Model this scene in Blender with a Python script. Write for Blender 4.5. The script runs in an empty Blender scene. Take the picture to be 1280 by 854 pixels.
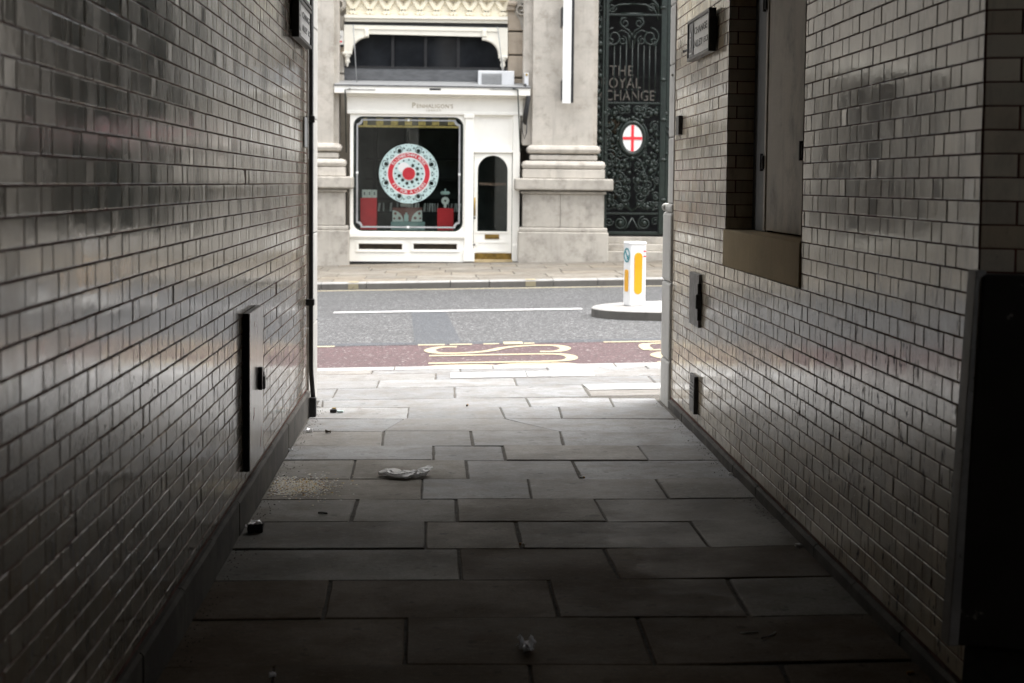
import bpy, bmesh, math, random
from math import radians as R, sin, cos, pi
from mathutils import Vector, noise as mnoise
random.seed(7)
S = bpy.context.scene
COL = S.collection

# ------------------------------------------------------------------ camera survey
# (the photograph was surveyed once; these give metric positions of what it shows)
FOC, CX, CY, H0 = 2000.0, 640.0, 368.0, 1.72
ROLL, PITCH, YAW = R(0.55), R(3.959), R(2.3517)
M = 0.022                                   # the whole street falls 2.2 % to the left
def ray(px, py):
    dx, dy = px-CX, py-CY
    c, s = cos(ROLL), sin(ROLL)
    x, y = dx*c+dy*s, -dx*s+dy*c
    cp, sp, cw, sw = cos(PITCH), sin(PITCH), cos(YAW), sin(YAW)
    a, b, z = x, FOC*cp-y*sp, -FOC*sp-y*cp
    return a*cw+b*sw, -a*sw+b*cw, z
def ground(px, py, dz=0.0):
    r = ray(px, py); t = (dz-H0)/(r[2]-M*r[0])
    return Vector((r[0]*t, r[1]*t, H0+r[2]*t))
def on_y(px, py, Y):
    r = ray(px, py); t = Y/r[1]
    return Vector((r[0]*t, Y, H0+r[2]*t))
def wall_pt(px, py, X0, k):
    r = ray(px, py); t = (X0-k*8)/(r[0]-k*r[1])
    return Vector((r[0]*t, r[1]*t, H0+r[2]*t))
XR0, KR, XL0, KL = 1.695, 0.003, -1.03, -0.003
def XR(y): return XR0+KR*(y-8)
def XL(y): return XL0+KL*(y-8)
def wr(px, py, d=0.0): return wall_pt(px, py, XR0-d, KR)
def wl(px, py, d=0.0): return wall_pt(px, py, XL0+d, KL)
def gz(x): return M*x

# ------------------------------------------------------------------ materials
def new_mat(name):
    m = bpy.data.materials.new(name); m.use_nodes = True
    nt = m.node_tree; nt.nodes.clear()
    out = nt.nodes.new('ShaderNodeOutputMaterial')
    b = nt.nodes.new('ShaderNodeBsdfPrincipled')
    nt.links.new(b.outputs[0], out.inputs[0])
    return m, nt, b
def nd(nt, t, **kw):
    n = nt.nodes.new(t)
    for k, v in kw.items():
        if hasattr(n, k): setattr(n, k, v)
        else: n.inputs[k.replace('_', ' ')].default_value = v
    return n
def lk(nt, a, b): nt.links.new(a, b)
def val(nt, op, a, b=None, clamp=False):
    n = nt.nodes.new('ShaderNodeMath'); n.operation = op; n.use_clamp = clamp
    for i, v in enumerate((a, b)):
        if v is None: continue
        if isinstance(v, (int, float)): n.inputs[i].default_value = v
        else: lk(nt, v, n.inputs[i])
    return n.outputs[0]
def mixc(nt, fac, a, b, mode='MIX'):
    n = nt.nodes.new('ShaderNodeMix'); n.data_type = 'RGBA'; n.blend_type = mode
    for sock, v in ((n.inputs[0], fac), (n.inputs[6], a), (n.inputs[7], b)):
        if isinstance(v, (int, float)): sock.default_value = v
        elif isinstance(v, tuple): sock.default_value = (*v, 1) if len(v) == 3 else v
        else: lk(nt, v, sock)
    return n.outputs[2]
def ramp(nt, src, lo, hi):
    n = nt.nodes.new('ShaderNodeMapRange'); n.interpolation_type = 'SMOOTHSTEP'
    n.inputs[1].default_value = lo; n.inputs[2].default_value = hi
    lk(nt, src, n.inputs[0]); return n.outputs[0]
def texc(nt, scale=(1, 1, 1)):
    g = nt.nodes.new('ShaderNodeNewGeometry')
    mp = nt.nodes.new('ShaderNodeMapping'); mp.inputs['Scale'].default_value = scale
    lk(nt, g.outputs['Position'], mp.inputs['Vector'])
    return mp.outputs[0]
def noise(nt, scale, detail=4, rough=.55, stretch=(1, 1, 1)):
    n = nt.nodes.new('ShaderNodeTexNoise')
    n.inputs['Scale'].default_value = scale; n.inputs['Detail'].default_value = detail
    n.inputs['Roughness'].default_value = rough
    lk(nt, texc(nt, stretch), n.inputs['Vector'])
    return n.outputs['Fac']
def bump(nt, b, h, strength, dist=.01, normal=None):
    n = nt.nodes.new('ShaderNodeBump'); n.inputs['Strength'].default_value = strength
    n.inputs['Distance'].default_value = dist; lk(nt, h, n.inputs['Height'])
    if normal: lk(nt, normal, n.inputs['Normal'])
    lk(nt, n.outputs[0], b.inputs['Normal'])
def plain(name, col, rough=.6, metal=0., var=.12, scale=6, bmp=.0, bscale=60, dirt=None, dscale=2.5, dlo=.55, dhi=.75, spec=.5, stretch=(1, 1, 1)):
    m, nt, b = new_mat(name)
    f = noise(nt, scale, 5, .6, stretch)
    lo = tuple(c*(1-var) for c in col); hi = tuple(min(1, c*(1+var)) for c in col)
    c = mixc(nt, ramp(nt, f, .3, .7), lo, hi)
    if dirt:
        c = mixc(nt, ramp(nt, noise(nt, dscale, 6, .65, stretch), dlo, dhi), c, dirt)
    lk(nt, c, b.inputs['Base Color'])
    b.inputs['Roughness'].default_value = rough; b.inputs['Metallic'].default_value = metal
    b.inputs['Specular IOR Level'].default_value = spec
    if bmp: bump(nt, b, noise(nt, bscale, 4), bmp)
    return m

def tile_mat(name, col, chips_top):
    m, nt, b = new_mat(name)
    at = nd(nt, 'ShaderNodeAttribute', attribute_name='tone')
    tone = at.outputs['Fac']
    c = mixc(nt, tone, tuple(x*.78 for x in col), tuple(min(1, x*1.15) for x in col))
    # warm / cool drift between tiles
    c = mixc(nt, val(nt, 'MULTIPLY', ramp(nt, val(nt, 'FRACT', val(nt, 'MULTIPLY', tone, 7.3)), .6, 1.), .5), c, (col[0]*.85, col[1]*.72, col[2]*.56))
    grime = ramp(nt, noise(nt, 3.2, 7, .65, (1, 1, .55)), .42, .78)
    c = mixc(nt, val(nt, 'MULTIPLY', grime, .6), c, (.075, .06, .045))
    streak = ramp(nt, noise(nt, 26, 3, .6, (1, 1, .07)), .55, .8)
    c = mixc(nt, val(nt, 'MULTIPLY', streak, .35), c, (.06, .05, .04))
    # chipped glaze: small upright dark nicks, mostly on the lower wall
    chip = ramp(nt, noise(nt, 40, 2, .5, (1, 1, .30)), .635, .655)
    g = nt.nodes.new('ShaderNodeNewGeometry'); sp = nt.nodes.new('ShaderNodeSeparateXYZ')
    lk(nt, g.outputs['Position'], sp.inputs[0])
    low = ramp(nt, sp.outputs[2], chips_top+.7, chips_top)
    chip = val(nt, 'MULTIPLY', chip, val(nt, 'ADD', val(nt, 'MULTIPLY', low, .9), .06))
    speck = val(nt, 'MULTIPLY', ramp(nt, noise(nt, 150, 2, .5), .66, .69), val(nt, 'ADD', val(nt, 'MULTIPLY', low, .75), .15))
    c = mixc(nt, val(nt, 'MAXIMUM', chip, speck), c, (.022, .014, .011))
    lk(nt, c, b.inputs['Base Color'])
    ro = val(nt, 'ADD', val(nt, 'MULTIPLY', grime, .14), val(nt, 'ADD', .085, val(nt, 'MULTIPLY', tone, .035)))
    ro = val(nt, 'ADD', ro, val(nt, 'MULTIPLY', chip, .5))
    lk(nt, ro, b.inputs['Roughness'])
    b.inputs['IOR'].default_value = 1.6
    h = val(nt, 'ADD', noise(nt, 17, 2, .5), val(nt, 'MULTIPLY', noise(nt, 55, 2, .5), .22))
    h = val(nt, 'SUBTRACT', h, val(nt, 'MULTIPLY', chip, .5))
    bump(nt, b, h, .3, .0018)
    return m

def slab_mat(name, col, wet=None, rough=.5, spec=.22):
    m, nt, b = new_mat(name)
    at = nd(nt, 'ShaderNodeAttribute', attribute_name='tone'); tone = at.outputs['Fac']
    c = mixc(nt, tone, tuple(x*.74 for x in col), tuple(x*1.2 for x in col))
    c = mixc(nt, val(nt, 'MULTIPLY', ramp(nt, val(nt, 'FRACT', val(nt, 'MULTIPLY', tone, 5.7)), .45, 1.), .6), c, (col[0]*1.08, col[1]*.93, col[2]*.74))
    big = ramp(nt, noise(nt, 1.7, 7, .62), .35, .72)
    c = mixc(nt, val(nt, 'MULTIPLY', big, .6), c, (col[0]*.52, col[1]*.47, col[2]*.40))
    fine = ramp(nt, noise(nt, 85, 4, .7), .35, .7)
    c = mixc(nt, val(nt, 'MULTIPLY', fine, .55), c, tuple(x*.45 for x in col))
    spot = ramp(nt, noise(nt, 13, 4, .6), .62, .68)
    c = mixc(nt, val(nt, 'MULTIPLY', spot, .7), c, tuple(x*.35 for x in col))
    med = ramp(nt, noise(nt, 5.5, 6, .68), .42, .66)
    c = mixc(nt, val(nt, 'MULTIPLY', med, .55), c, (col[0]*.58, col[1]*.5, col[2]*.42))
    c = mixc(nt, val(nt, 'MULTIPLY', ramp(nt, noise(nt, 23, 5, .7, (1, 2.2, 1)), .52, .72), .4), c, tuple(min(1, x*1.5) for x in col))
    vo = nt.nodes.new('ShaderNodeTexVoronoi'); vo.inputs['Scale'].default_value = 5.2; lk(nt, texc(nt), vo.inputs['Vector'])
    sc_ = nt.nodes.new('ShaderNodeSeparateColor'); lk(nt, vo.outputs['Color'], sc_.inputs[0])
    gum = ramp(nt, val(nt, 'SUBTRACT', vo.outputs['Distance'], val(nt, 'MULTIPLY', sc_.outputs[0], .11)), .012, -.012)
    c = mixc(nt, val(nt, 'MULTIPLY', gum, .6), c, tuple(x*.3 for x in col))
    ro = val(nt, 'ADD', rough, val(nt, 'MULTIPLY', big, .2))
    if wet:
        g = nt.nodes.new('ShaderNodeNewGeometry')
        d = nt.nodes.new('ShaderNodeVectorMath'); d.operation = 'SUBTRACT'
        lk(nt, g.outputs['Position'], d.inputs[0]); d.inputs[1].default_value = wet[0]
        d2 = nt.nodes.new('ShaderNodeVectorMath'); d2.operation = 'MULTIPLY'
        lk(nt, d.outputs[0], d2.inputs[0]); d2.inputs[1].default_value = wet[1]
        ln = nt.nodes.new('ShaderNodeVectorMath'); ln.operation = 'LENGTH'; lk(nt, d2.outputs[0], ln.inputs[0])
        w = val(nt, 'ADD', ramp(nt, ln.outputs['Value'], 1.0, .2), val(nt, 'MULTIPLY', noise(nt, 4.5, 6, .65, (1, 1.4, 1)), 1.6))
        w = ramp(nt, w, 1.10, 1.36)
        c = mixc(nt, val(nt, 'MULTIPLY', w, .4), c, tuple(x*.35 for x in col))
        ro = val(nt, 'SUBTRACT', ro, val(nt, 'MULTIPLY', w, .15))
    lk(nt, c, b.inputs['Base Color']); lk(nt, ro, b.inputs['Roughness'])
    b.inputs['Specular IOR Level'].default_value = spec
    h = val(nt, 'ADD', val(nt, 'MULTIPLY', noise(nt, 7, 5, .6), 1.), val(nt, 'MULTIPLY', noise(nt, 120, 3, .6), .12))
    bump(nt, b, h, .4, .008)
    return m

def asphalt_mat(name, col, speck, bright):
    m, nt, b = new_mat(name)
    v = nt.nodes.new('ShaderNodeTexVoronoi'); v.inputs['Scale'].default_value = 42
    lk(nt, texc(nt), v.inputs['Vector'])
    sep = nt.nodes.new('ShaderNodeSeparateColor'); lk(nt, v.outputs['Color'], sep.inputs[0])
    f = ramp(nt, sep.outputs[0], .15, .95)
    c = mixc(nt, f, tuple(x*.6 for x in col), tuple(x*1.35 for x in col))
    c = mixc(nt, val(nt, 'MULTIPLY', ramp(nt, sep.outputs[1], speck, min(1, speck+.04)), .8), c, bright)
    c = mixc(nt, val(nt, 'MULTIPLY', ramp(nt, noise(nt, .8, 6, .6), .45, .75), .4), c, tuple(x*.62 for x in col))
    lk(nt, c, b.inputs['Base Color']); b.inputs['Roughness'].default_value = .72
    bump(nt, b, v.outputs['Distance'], .5, .01)
    return m

def stone_mat(name, col, dirt=(.10, .09, .075), lo=.52, hi=.8, streak=.35, rough=.8):
    m, nt, b = new_mat(name)
    f = ramp(nt, noise(nt, 1.6, 6, .6), .3, .7)
    c = mixc(nt, f, tuple(x*.86 for x in col), tuple(x*1.1 for x in col))
    c = mixc(nt, val(nt, 'MULTIPLY', ramp(nt, noise(nt, 3.5, 7, .68), lo, hi), .75), c, dirt)
    c = mixc(nt, val(nt, 'MULTIPLY', ramp(nt, noise(nt, 9, 4, .6, (1, 1, .08)), .5, .8), streak), c, tuple(x*.55 for x in col))
    c = mixc(nt, val(nt, 'MULTIPLY', ramp(nt, noise(nt, 70, 4, .7), .4, .7), .16), c, tuple(x*.5 for x in col))
    lk(nt, c, b.inputs['Base Color']); b.inputs['Roughness'].default_value = rough
    bump(nt, b, noise(nt, 50, 5, .65), .25, .01)
    return m

def glass_mat(name, tint=(.9, .95, .93), rough=.0):
    m = bpy.data.materials.new(name); m.use_nodes = True
    nt = m.node_tree; nt.nodes.clear()
    out = nt.nodes.new('ShaderNodeOutputMaterial')
    tr = nt.nodes.new('ShaderNodeBsdfTransparent'); tr.inputs[0].default_value = (*tint, 1)
    gl = nt.nodes.new('ShaderNodeBsdfGlossy'); gl.inputs['Roughness'].default_value = rough
    fr = nt.nodes.new('ShaderNodeFresnel'); fr.inputs[0].default_value = 1.5
    mx = nt.nodes.new('ShaderNodeMixShader')
    lk(nt, val(nt, 'ADD', val(nt, 'MULTIPLY', fr.outputs[0], .85), .0, True), mx.inputs[0])
    lk(nt, tr.outputs[0], mx.inputs[1]); lk(nt, gl.outputs[0], mx.inputs[2]); lk(nt, mx.outputs[0], out.inputs[0])
    return m

MAT = dict(
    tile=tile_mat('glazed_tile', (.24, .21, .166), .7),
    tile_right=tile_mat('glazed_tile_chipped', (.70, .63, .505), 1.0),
    mortar=plain('dark_mortar', (.105, .040, .028), .9, var=.4, scale=20),
    skirt=stone_mat('skirting_stone', (.085, .076, .062), (.025, .021, .018), .38, .6),
    jamb=stone_mat('jamb_stone', (.47, .46, .43), (.16, .14, .11)),
    sillstone=stone_mat('sill_stone', (.54, .42, .235), (.3, .23, .13), rough=.85),
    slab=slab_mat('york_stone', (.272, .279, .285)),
    slab_half_shade=slab_mat('half_shaded_york_stone', (.232, .224, .204), rough=.58, spec=.18, wet=((1.25, 7.7, 0), (1.5, .6, 0))),  # mid tone: part of the floor's fading light put into the stone colour
    slab_brown_shade=slab_mat('brown_shaded_york_stone', (.15, .116, .083), rough=.64, spec=.12, wet=((1.35, 7.3, 0), (1.3, .6, 0))),  # browner stone, also darkened to paint in the dim inner floor
    slab_out=slab_mat('york_stone_street', (.225, .230, .235)),
    cover=plain('pale_concrete', (.33, .33, .325), .8, var=.07, bmp=.15),
    grout=plain('joint_grit', (.075, .068, .058), .95, var=.4, scale=40),
    asphalt=asphalt_mat('asphalt', (.033, .034, .0355), .80, (.135, .135, .137)),
    patch=asphalt_mat('asphalt_patch', (.032, .036, .042), .95, (.11, .11, .11)),
    red=asphalt_mat('red_surfacing', (.047, .022, .024), .945, (.20, .185, .18)),
    yellow=plain('cream_road_paint', (.27, .235, .15), .6, var=.08, dirt=(.10, .075, .07), dscale=11, dlo=.60, dhi=.68),
    white_line=plain('white_road_paint', (.32, .32, .315), .6, var=.06, dirt=(.14, .14, .14), dscale=9, dlo=.6, dhi=.72),
    kerb=stone_mat('kerb_granite', (.24, .235, .225), (.07, .065, .06)),
    kerbface=stone_mat('kerb_granite_dark', (.12, .112, .1), (.04, .04, .035)),
    far_pave=slab_mat('far_paving', (.195, .183, .16)),
    portland=stone_mat('portland_stone', (.49, .455, .40), (.25, .22, .18), .46, .78, .42),
    pedestal=stone_mat('pedestal_stone', (.43, .40, .35), (.12, .105, .085), .44, .8, .4),
    brownstone=stone_mat('warm_stone', (.42, .355, .28), (.2, .16, .12)),
    cream=plain('cream_paint', (.76, .73, .64), .45, var=.03, dirt=(.5, .46, .37), dscale=1.5, dlo=.6, dhi=.95),
    cream_warm=plain('warm_cream_paint', (.74, .68, .53), .5, var=.04, dirt=(.45, .39, .28), dscale=2, dlo=.55, dhi=.9),
    recess_shade=plain('painted_recess_shade', (.40, .345, .25), .6),  # shade colour for the recesses of the frieze
    shopwhite=plain('shop_white_paint', (.88, .862, .80), .38, var=.02, dirt=(.62, .6, .55), dscale=1.2, dlo=.6, dhi=1.),
    black=plain('black_paint', (.012, .012, .013), .4, var=.3, scale=12),
    blackmetal=plain('black_metal', (.016, .016, .017), .35, .0, var=.4, scale=25, bmp=.1),
    flakes=plain('flaked_black_paint', (.014, .012, .011), .5, var=.3, dirt=(.16, .15, .14), dscale=9, dlo=.66, dhi=.69),
    green=plain('dark_green_iron', (.009, .0165, .0125), .4, .0, var=.35, scale=14, dirt=(.022, .028, .023), dscale=18, dlo=.55, dhi=.75),
    lead=plain('lead_grey', (.10, .103, .107), .55, .1, var=.2, scale=5, dirt=(.08, .08, .08), stretch=(1, 1, 3)),
    dark=plain('dark_interior', (.022, .022, .022), .8, var=.3),
    darkbrown=plain('dark_brown_panelling', (.05, .036, .018), .6, var=.5, scale=7),
    interior=plain('shop_interior', (.055, .056, .055), .8, var=.3, scale=2),
    brass=plain('brass', (.42, .30, .10), .35, .8, var=.2),
    kick=plain('worn_brass_plate', (.22, .14, .035), .42, .6, var=.35, scale=9),
    gold=plain('gold_paint', (.62, .42, .15), .5, .2, var=.25, scale=20),
    brown=plain('brown_stripe', (.15, .11, .075), .6, var=.2),
    silver=plain('silver_lining', (.34, .345, .35), .5, .0, var=.1),
    redpaint=plain('red_card', (.80, .03, .045), .55, var=.06),
    teal=plain('pale_teal', (.62, .76, .75), .6, var=.05),
    tealbox=plain('teal_box', (.30, .42, .41), .6, var=.06),
    rosewood=plain('dusty_red_panel', (.30, .12, .11), .6, var=.1),
    decal_pale=plain('decal_pale_teal', (.40, .52, .51), .5, var=.06),
    decal_white=plain('decal_white', (.60, .60, .59), .5, var=.04),
    decal_red=plain('decal_red', (.42, .016, .028), .5, var=.06),
    paper=plain('white_card', (.80, .80, .78), .6, var=.03),
    offwhite=plain('grey_white_plastic', (.60, .61, .62), .5, var=.04),
    grey=plain('grey_panel', (.28, .285, .285), .5, var=.08),
    letter=plain('gilt_letter', (.36, .30, .19), .5, var=.1),
    gateletter=plain('bronze_letter', (.21, .185, .155), .5, .0, var=.1),
    signwhite=plain('sign_white', (.80, .80, .79), .35, var=.05, dirt=(.4, .4, .4), dscale=5, dlo=.55, dhi=.85),
    signblack=plain('sign_text', (.09, .09, .09), .5),
    signgrey=plain('sign_grey', (.26, .26, .26), .5, var=.3, scale=30),
    frameblk=plain('sign_frame_black', (.018, .018, .018), .4, .0, var=.3, scale=20),
    steel=plain('scuffed_steel', (.50, .485, .47), .22, .35, var=.1, scale=5, dirt=(.30, .2, .19), dscale=4, dlo=.55, dhi=.8, stretch=(1, 1, .4)),
    edgesteel=plain('worn_edge_steel', (.22, .215, .205), .55, .1, var=.25, scale=6, dirt=(.05, .047, .045), dscale=22, dlo=.60, dhi=.72),
    darksteel=plain('weathered_steel', (.15, .147, .14), .55, .2, var=.35, scale=14),
    board=stone_mat('weathered_board', (.50, .45, .37), (.06, .052, .04), .45, .8, .5, .62),
    greyframe=plain('grey_frame_paint', (.10, .105, .11), .5, var=.15),
    facade=stone_mat('office_stone', (.34, .33, .31)),
    darkglass=plain('dark_window', (.02, .022, .025), .06, var=.3, scale=2),
    ceiling=plain('sooty_ceiling', (.035, .032, .03), .8, var=.3, scale=2),
    plastic_white=plain('bollard_white', (.78, .78, .77), .35, var=.03, dirt=(.45, .44, .42), dscale=5, dlo=.58, dhi=.85, stretch=(1, 1, .4)),
    plastic_yellow=plain('bollard_yellow', (.74, .36, .012), .35, var=.06, scale=3),
    blue=plain('teal_sign', (.03, .22, .25), .4),
    cloth=plain('crumpled_white_film', (.96, .96, .97), .22, .0, var=.08, scale=14, bmp=.25, bscale=25),
    foil=plain('aluminium_foil', (.92, .92, .93), .25, .25, var=.08, scale=30, bmp=.5, bscale=45),
    tobacco=plain('cork_brown', (.42, .24, .09), .7),
    gem=plain('orange_scrap', (.6, .3, .05), .6),
)
glass = glass_mat('shop_glass'); MAT['glass'] = glass
_m = MAT['cloth']; _t = _m.node_tree; _b = [n for n in _t.nodes if n.type == 'BSDF_PRINCIPLED'][0]
_tl = _t.nodes.new('ShaderNodeBsdfTranslucent'); _tl.inputs[0].default_value = (.85, .85, .86, 1)
_mx = _t.nodes.new('ShaderNodeMixShader'); _mx.inputs[0].default_value = .3
_o = [n for n in _t.nodes if n.type == 'OUTPUT_MATERIAL'][0]
lk(_t, _b.outputs[0], _mx.inputs[1]); lk(_t, _tl.outputs[0], _mx.inputs[2]); lk(_t, _mx.outputs[0], _o.inputs[0])
# crumbs take their colour piece by piece
m, nt, b = new_mat('spilled_grain')
at = nd(nt, 'ShaderNodeAttribute', attribute_name='tone')
cr = nt.nodes.new('ShaderNodeValToRGB'); cr.color_ramp.interpolation = 'CONSTANT'
els = cr.color_ramp.elements
els[0].position = 0; els[0].color = (.82, .80, .75, 1)
els[1].position = .3; els[1].color = (.84, .76, .56, 1)
for p_, c_ in ((.6, (.66, .45, .16, 1)), (.74, (.85, .82, .76, 1)), (.92, (.16, .08, .04, 1))):
    e = els.new(p_); e.color = c_
lk(nt, at.outputs['Fac'], cr.inputs[0]); lk(nt, cr.outputs[0], b.inputs['Base Color']); b.inputs['Roughness'].default_value = .8
MAT['grain'] = m

# ------------------------------------------------------------------ mesh helpers
class MB:
    def __init__(s): s.v = []; s.f = []; s.m = []; s.tone = []; s.sm = []
    def add(s, vs, fs, mi=0, tone=.5, smooth=False):
        o = len(s.v); s.v += [tuple(v) for v in vs]
        for f in fs: s.f.append([i+o for i in f]); s.m.append(mi); s.tone.append(tone); s.sm.append(smooth)
        return s
    def box(s, a, b, mi=0, bev=0., tone=.5):
        x0, x1 = sorted((a[0], b[0])); y0, y1 = sorted((a[1], b[1])); z0, z1 = sorted((a[2], b[2]))
        bev = min(bev, .45*min(x1-x0, y1-y0, z1-z0))
        if bev <= 0:
            vs = [(x, y, z) for z in (z0, z1) for y in (y0, y1) for x in (x0, x1)]
            return s.add(vs, [(0, 2, 3, 1), (4, 5, 7, 6), (0, 1, 5, 4), (2, 6, 7, 3), (0, 4, 6, 2), (1, 3, 7, 5)], mi, tone)
        bm = bmesh.new(); bmesh.ops.create_cube(bm, size=1)
        for v in bm.verts: v.co = Vector((x0+(v.co.x+.5)*(x1-x0), y0+(v.co.y+.5)*(y1-y0), z0+(v.co.z+.5)*(z1-z0)))
        bmesh.ops.bevel(bm, geom=bm.edges[:], offset=bev, segments=2, profile=.5, affect='EDGES')
        return s.bm(bm, mi, tone)
    def bm(s, bm, mi=0, tone=.5, smooth=False):
        bm.verts.index_update()
        s.add([v.co[:] for v in bm.verts], [[v.index for v in f.verts] for f in bm.faces], mi, tone, smooth); bm.free(); return s
    def tube(s, pts, r, n=6, mi=0, cap=True, smooth=True):
        pts = [Vector(p) for p in pts]; rs = r if isinstance(r, (list, tuple)) else [r]*len(pts)
        vs = []; prev = None
        for i, p in enumerate(pts):
            t = (pts[min(i+1, len(pts)-1)]-pts[max(i-1, 0)])
            if t.length < 1e-9: t = Vector((0, 0, 1))
            t.normalize()
            if prev is None:
                a = Vector((0, 0, 1)) if abs(t.z) < .9 else Vector((0, 1, 0)); u = t.cross(a).normalized()
            else:
                u = (prev-t*prev.dot(t)); u = u.normalized() if u.length > 1e-6 else t.orthogonal().normalized()
            prev = u; w = t.cross(u)
            for k in range(n):
                an = 2*pi*k/n; vs.append(p+(u*cos(an)+w*sin(an))*rs[i])
        fs = [(i*n+k, i*n+(k+1) % n, (i+1)*n+(k+1) % n, (i+1)*n+k) for i in range(len(pts)-1) for k in range(n)]
        if cap: fs += [tuple(reversed(range(n))), tuple(range((len(pts)-1)*n, len(pts)*n))]
        return s.add(vs, fs, mi, .5, smooth)
    def ball(s, c, r, mi=0, sub=2, sc=(1, 1, 1)):
        bm = bmesh.new(); bmesh.ops.create_icosphere(bm, subdivisions=sub, radius=r)
        for v in bm.verts: v.co = Vector((v.co.x*sc[0]+c[0], v.co.y*sc[1]+c[1], v.co.z*sc[2]+c[2]))
        return s.bm(bm, mi, .5, True)
    def prism(s, poly, a, b, mi=0, tone=.5):
        """poly [(x,y)..] counter-clockwise, extruded z a..b (a/b may be functions of x,y)"""
        fa = a if callable(a) else (lambda x, y: a); fb = b if callable(b) else (lambda x, y: b)
        n = len(poly)
        vs = [(x, y, fa(x, y)) for x, y in poly]+[(x, y, fb(x, y)) for x, y in poly]
        fs = [tuple(reversed(range(n))), tuple(range(n, 2*n))]+[(i, (i+1) % n, n+(i+1) % n, n+i) for i in range(n)]
        return s.add(vs, fs, mi, tone)
    def build(s, name, mats, parent=None, loc=None, smooth=None, smooth_angle=None):
        if not isinstance(mats, (list, tuple)): mats = [mats]
        off = Vector(parent_world(parent)) if parent else Vector(loc or (0, 0, 0))
        me = bpy.data.meshes.new(name)
        me.from_pydata([(v[0]-off.x, v[1]-off.y, v[2]-off.z) for v in s.v], [], s.f)
        for mm in mats: me.materials.append(MAT[mm] if isinstance(mm, str) else mm)
        me.polygons.foreach_set('material_index', s.m)
        me.polygons.foreach_set('use_smooth', [bool(x) or bool(smooth) for x in s.sm])
        a = me.attributes.new('tone', 'FLOAT', 'FACE'); a.data.foreach_set('value', s.tone)
        me.update()
        o = bpy.data.objects.new(name, me); COL.objects.link(o)
        if parent: o.parent = parent
        else: o.location = off
        return o
WORLD = {}
def parent_world(o):
    p = Vector((0, 0, 0))
    while o is not None: p = p+o.location; o = o.parent
    return p
def tag(o, label=None, cat=None, group=None, kind=None):
    if label: o['label'] = label
    if cat: o['category'] = cat
    if group: o['group'] = group
    if kind: o['kind'] = kind
    return o
def thing(name, loc, label, cat, group=None):
    o = bpy.data.objects.new(name, None); COL.objects.link(o); o.location = loc; o.empty_display_size = .2
    return tag(o, label, cat, group)
def structure(o): o['kind'] = 'structure'; return o

def curve_mesh(build, depth, bevel=0.):
    cu = bpy.data.curves.new('tmp', 'CURVE'); cu.dimensions = '2D'; cu.fill_mode = 'BOTH'; cu.extrude = depth/2
    cu.bevel_depth = bevel
    for poly in build:
        sp = cu.splines.new('POLY'); sp.points.add(len(poly)-1); sp.use_cyclic_u = True
        for p, q in zip(sp.points, poly): p.co = (q[0], q[1], 0, 1)
    return to_mb(cu)
def text_mesh(txt, size, depth=.003, align='CENTER', spacing=1.):
    cu = bpy.data.curves.new('tmp', 'FONT'); cu.body = txt; cu.size = size; cu.extrude = depth/2
    cu.align_x = align; cu.align_y = 'CENTER'; cu.space_character = spacing; cu.resolution_u = 3
    return to_mb(cu)
def to_mb(cu):
    o = bpy.data.objects.new('tmp', cu); COL.objects.link(o)
    dg = bpy.context.evaluated_depsgraph_get(); dg.update()
    me = bpy.data.meshes.new_from_object(o.evaluated_get(dg))
    vs = [v.co[:] for v in me.vertices]; fs = [list(p.vertices) for p in me.polygons]
    bpy.data.objects.remove(o); bpy.data.curves.remove(cu); bpy.data.meshes.remove(me)
    return vs, fs
def facing(vf, Y, mi=0, mb=None, f=None):
    """2-D shape (x,z) standing upright, centred in depth on Y, facing the camera side (-Y)"""
    mb = mb or MB(); vs, fs = vf
    mb.add([(x, Y-z, y) if f is None else f(x, y, z) for x, y, z in vs], fs, mi); return mb
def plate(polys, Y0, Y1, mb=None, mi=0):
    return facing(curve_mesh(polys, abs(Y1-Y0)), (Y0+Y1)/2, mi, mb)
def arc(cx, cz, rx, rz, a0, a1, n=14):
    return [(cx+rx*cos(R(a0+(a1-a0)*i/n)), cz+rz*sin(R(a0+(a1-a0)*i/n))) for i in range(n+1)]
def rrect(x0, z0, x1, z1, r, n=6):
    return arc(x1-r, z1-r, r, r, 0, 90, n)+arc(x0+r, z1-r, r, r, 90, 180, n)+arc(x0+r, z0+r, r, r, 180, 270, n)+arc(x1-r, z0+r, r, r, 270, 360, n)
def rect(x0, z0, x1, z1): return [(x0, z0), (x1, z0), (x1, z1), (x0, z1)]

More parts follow.
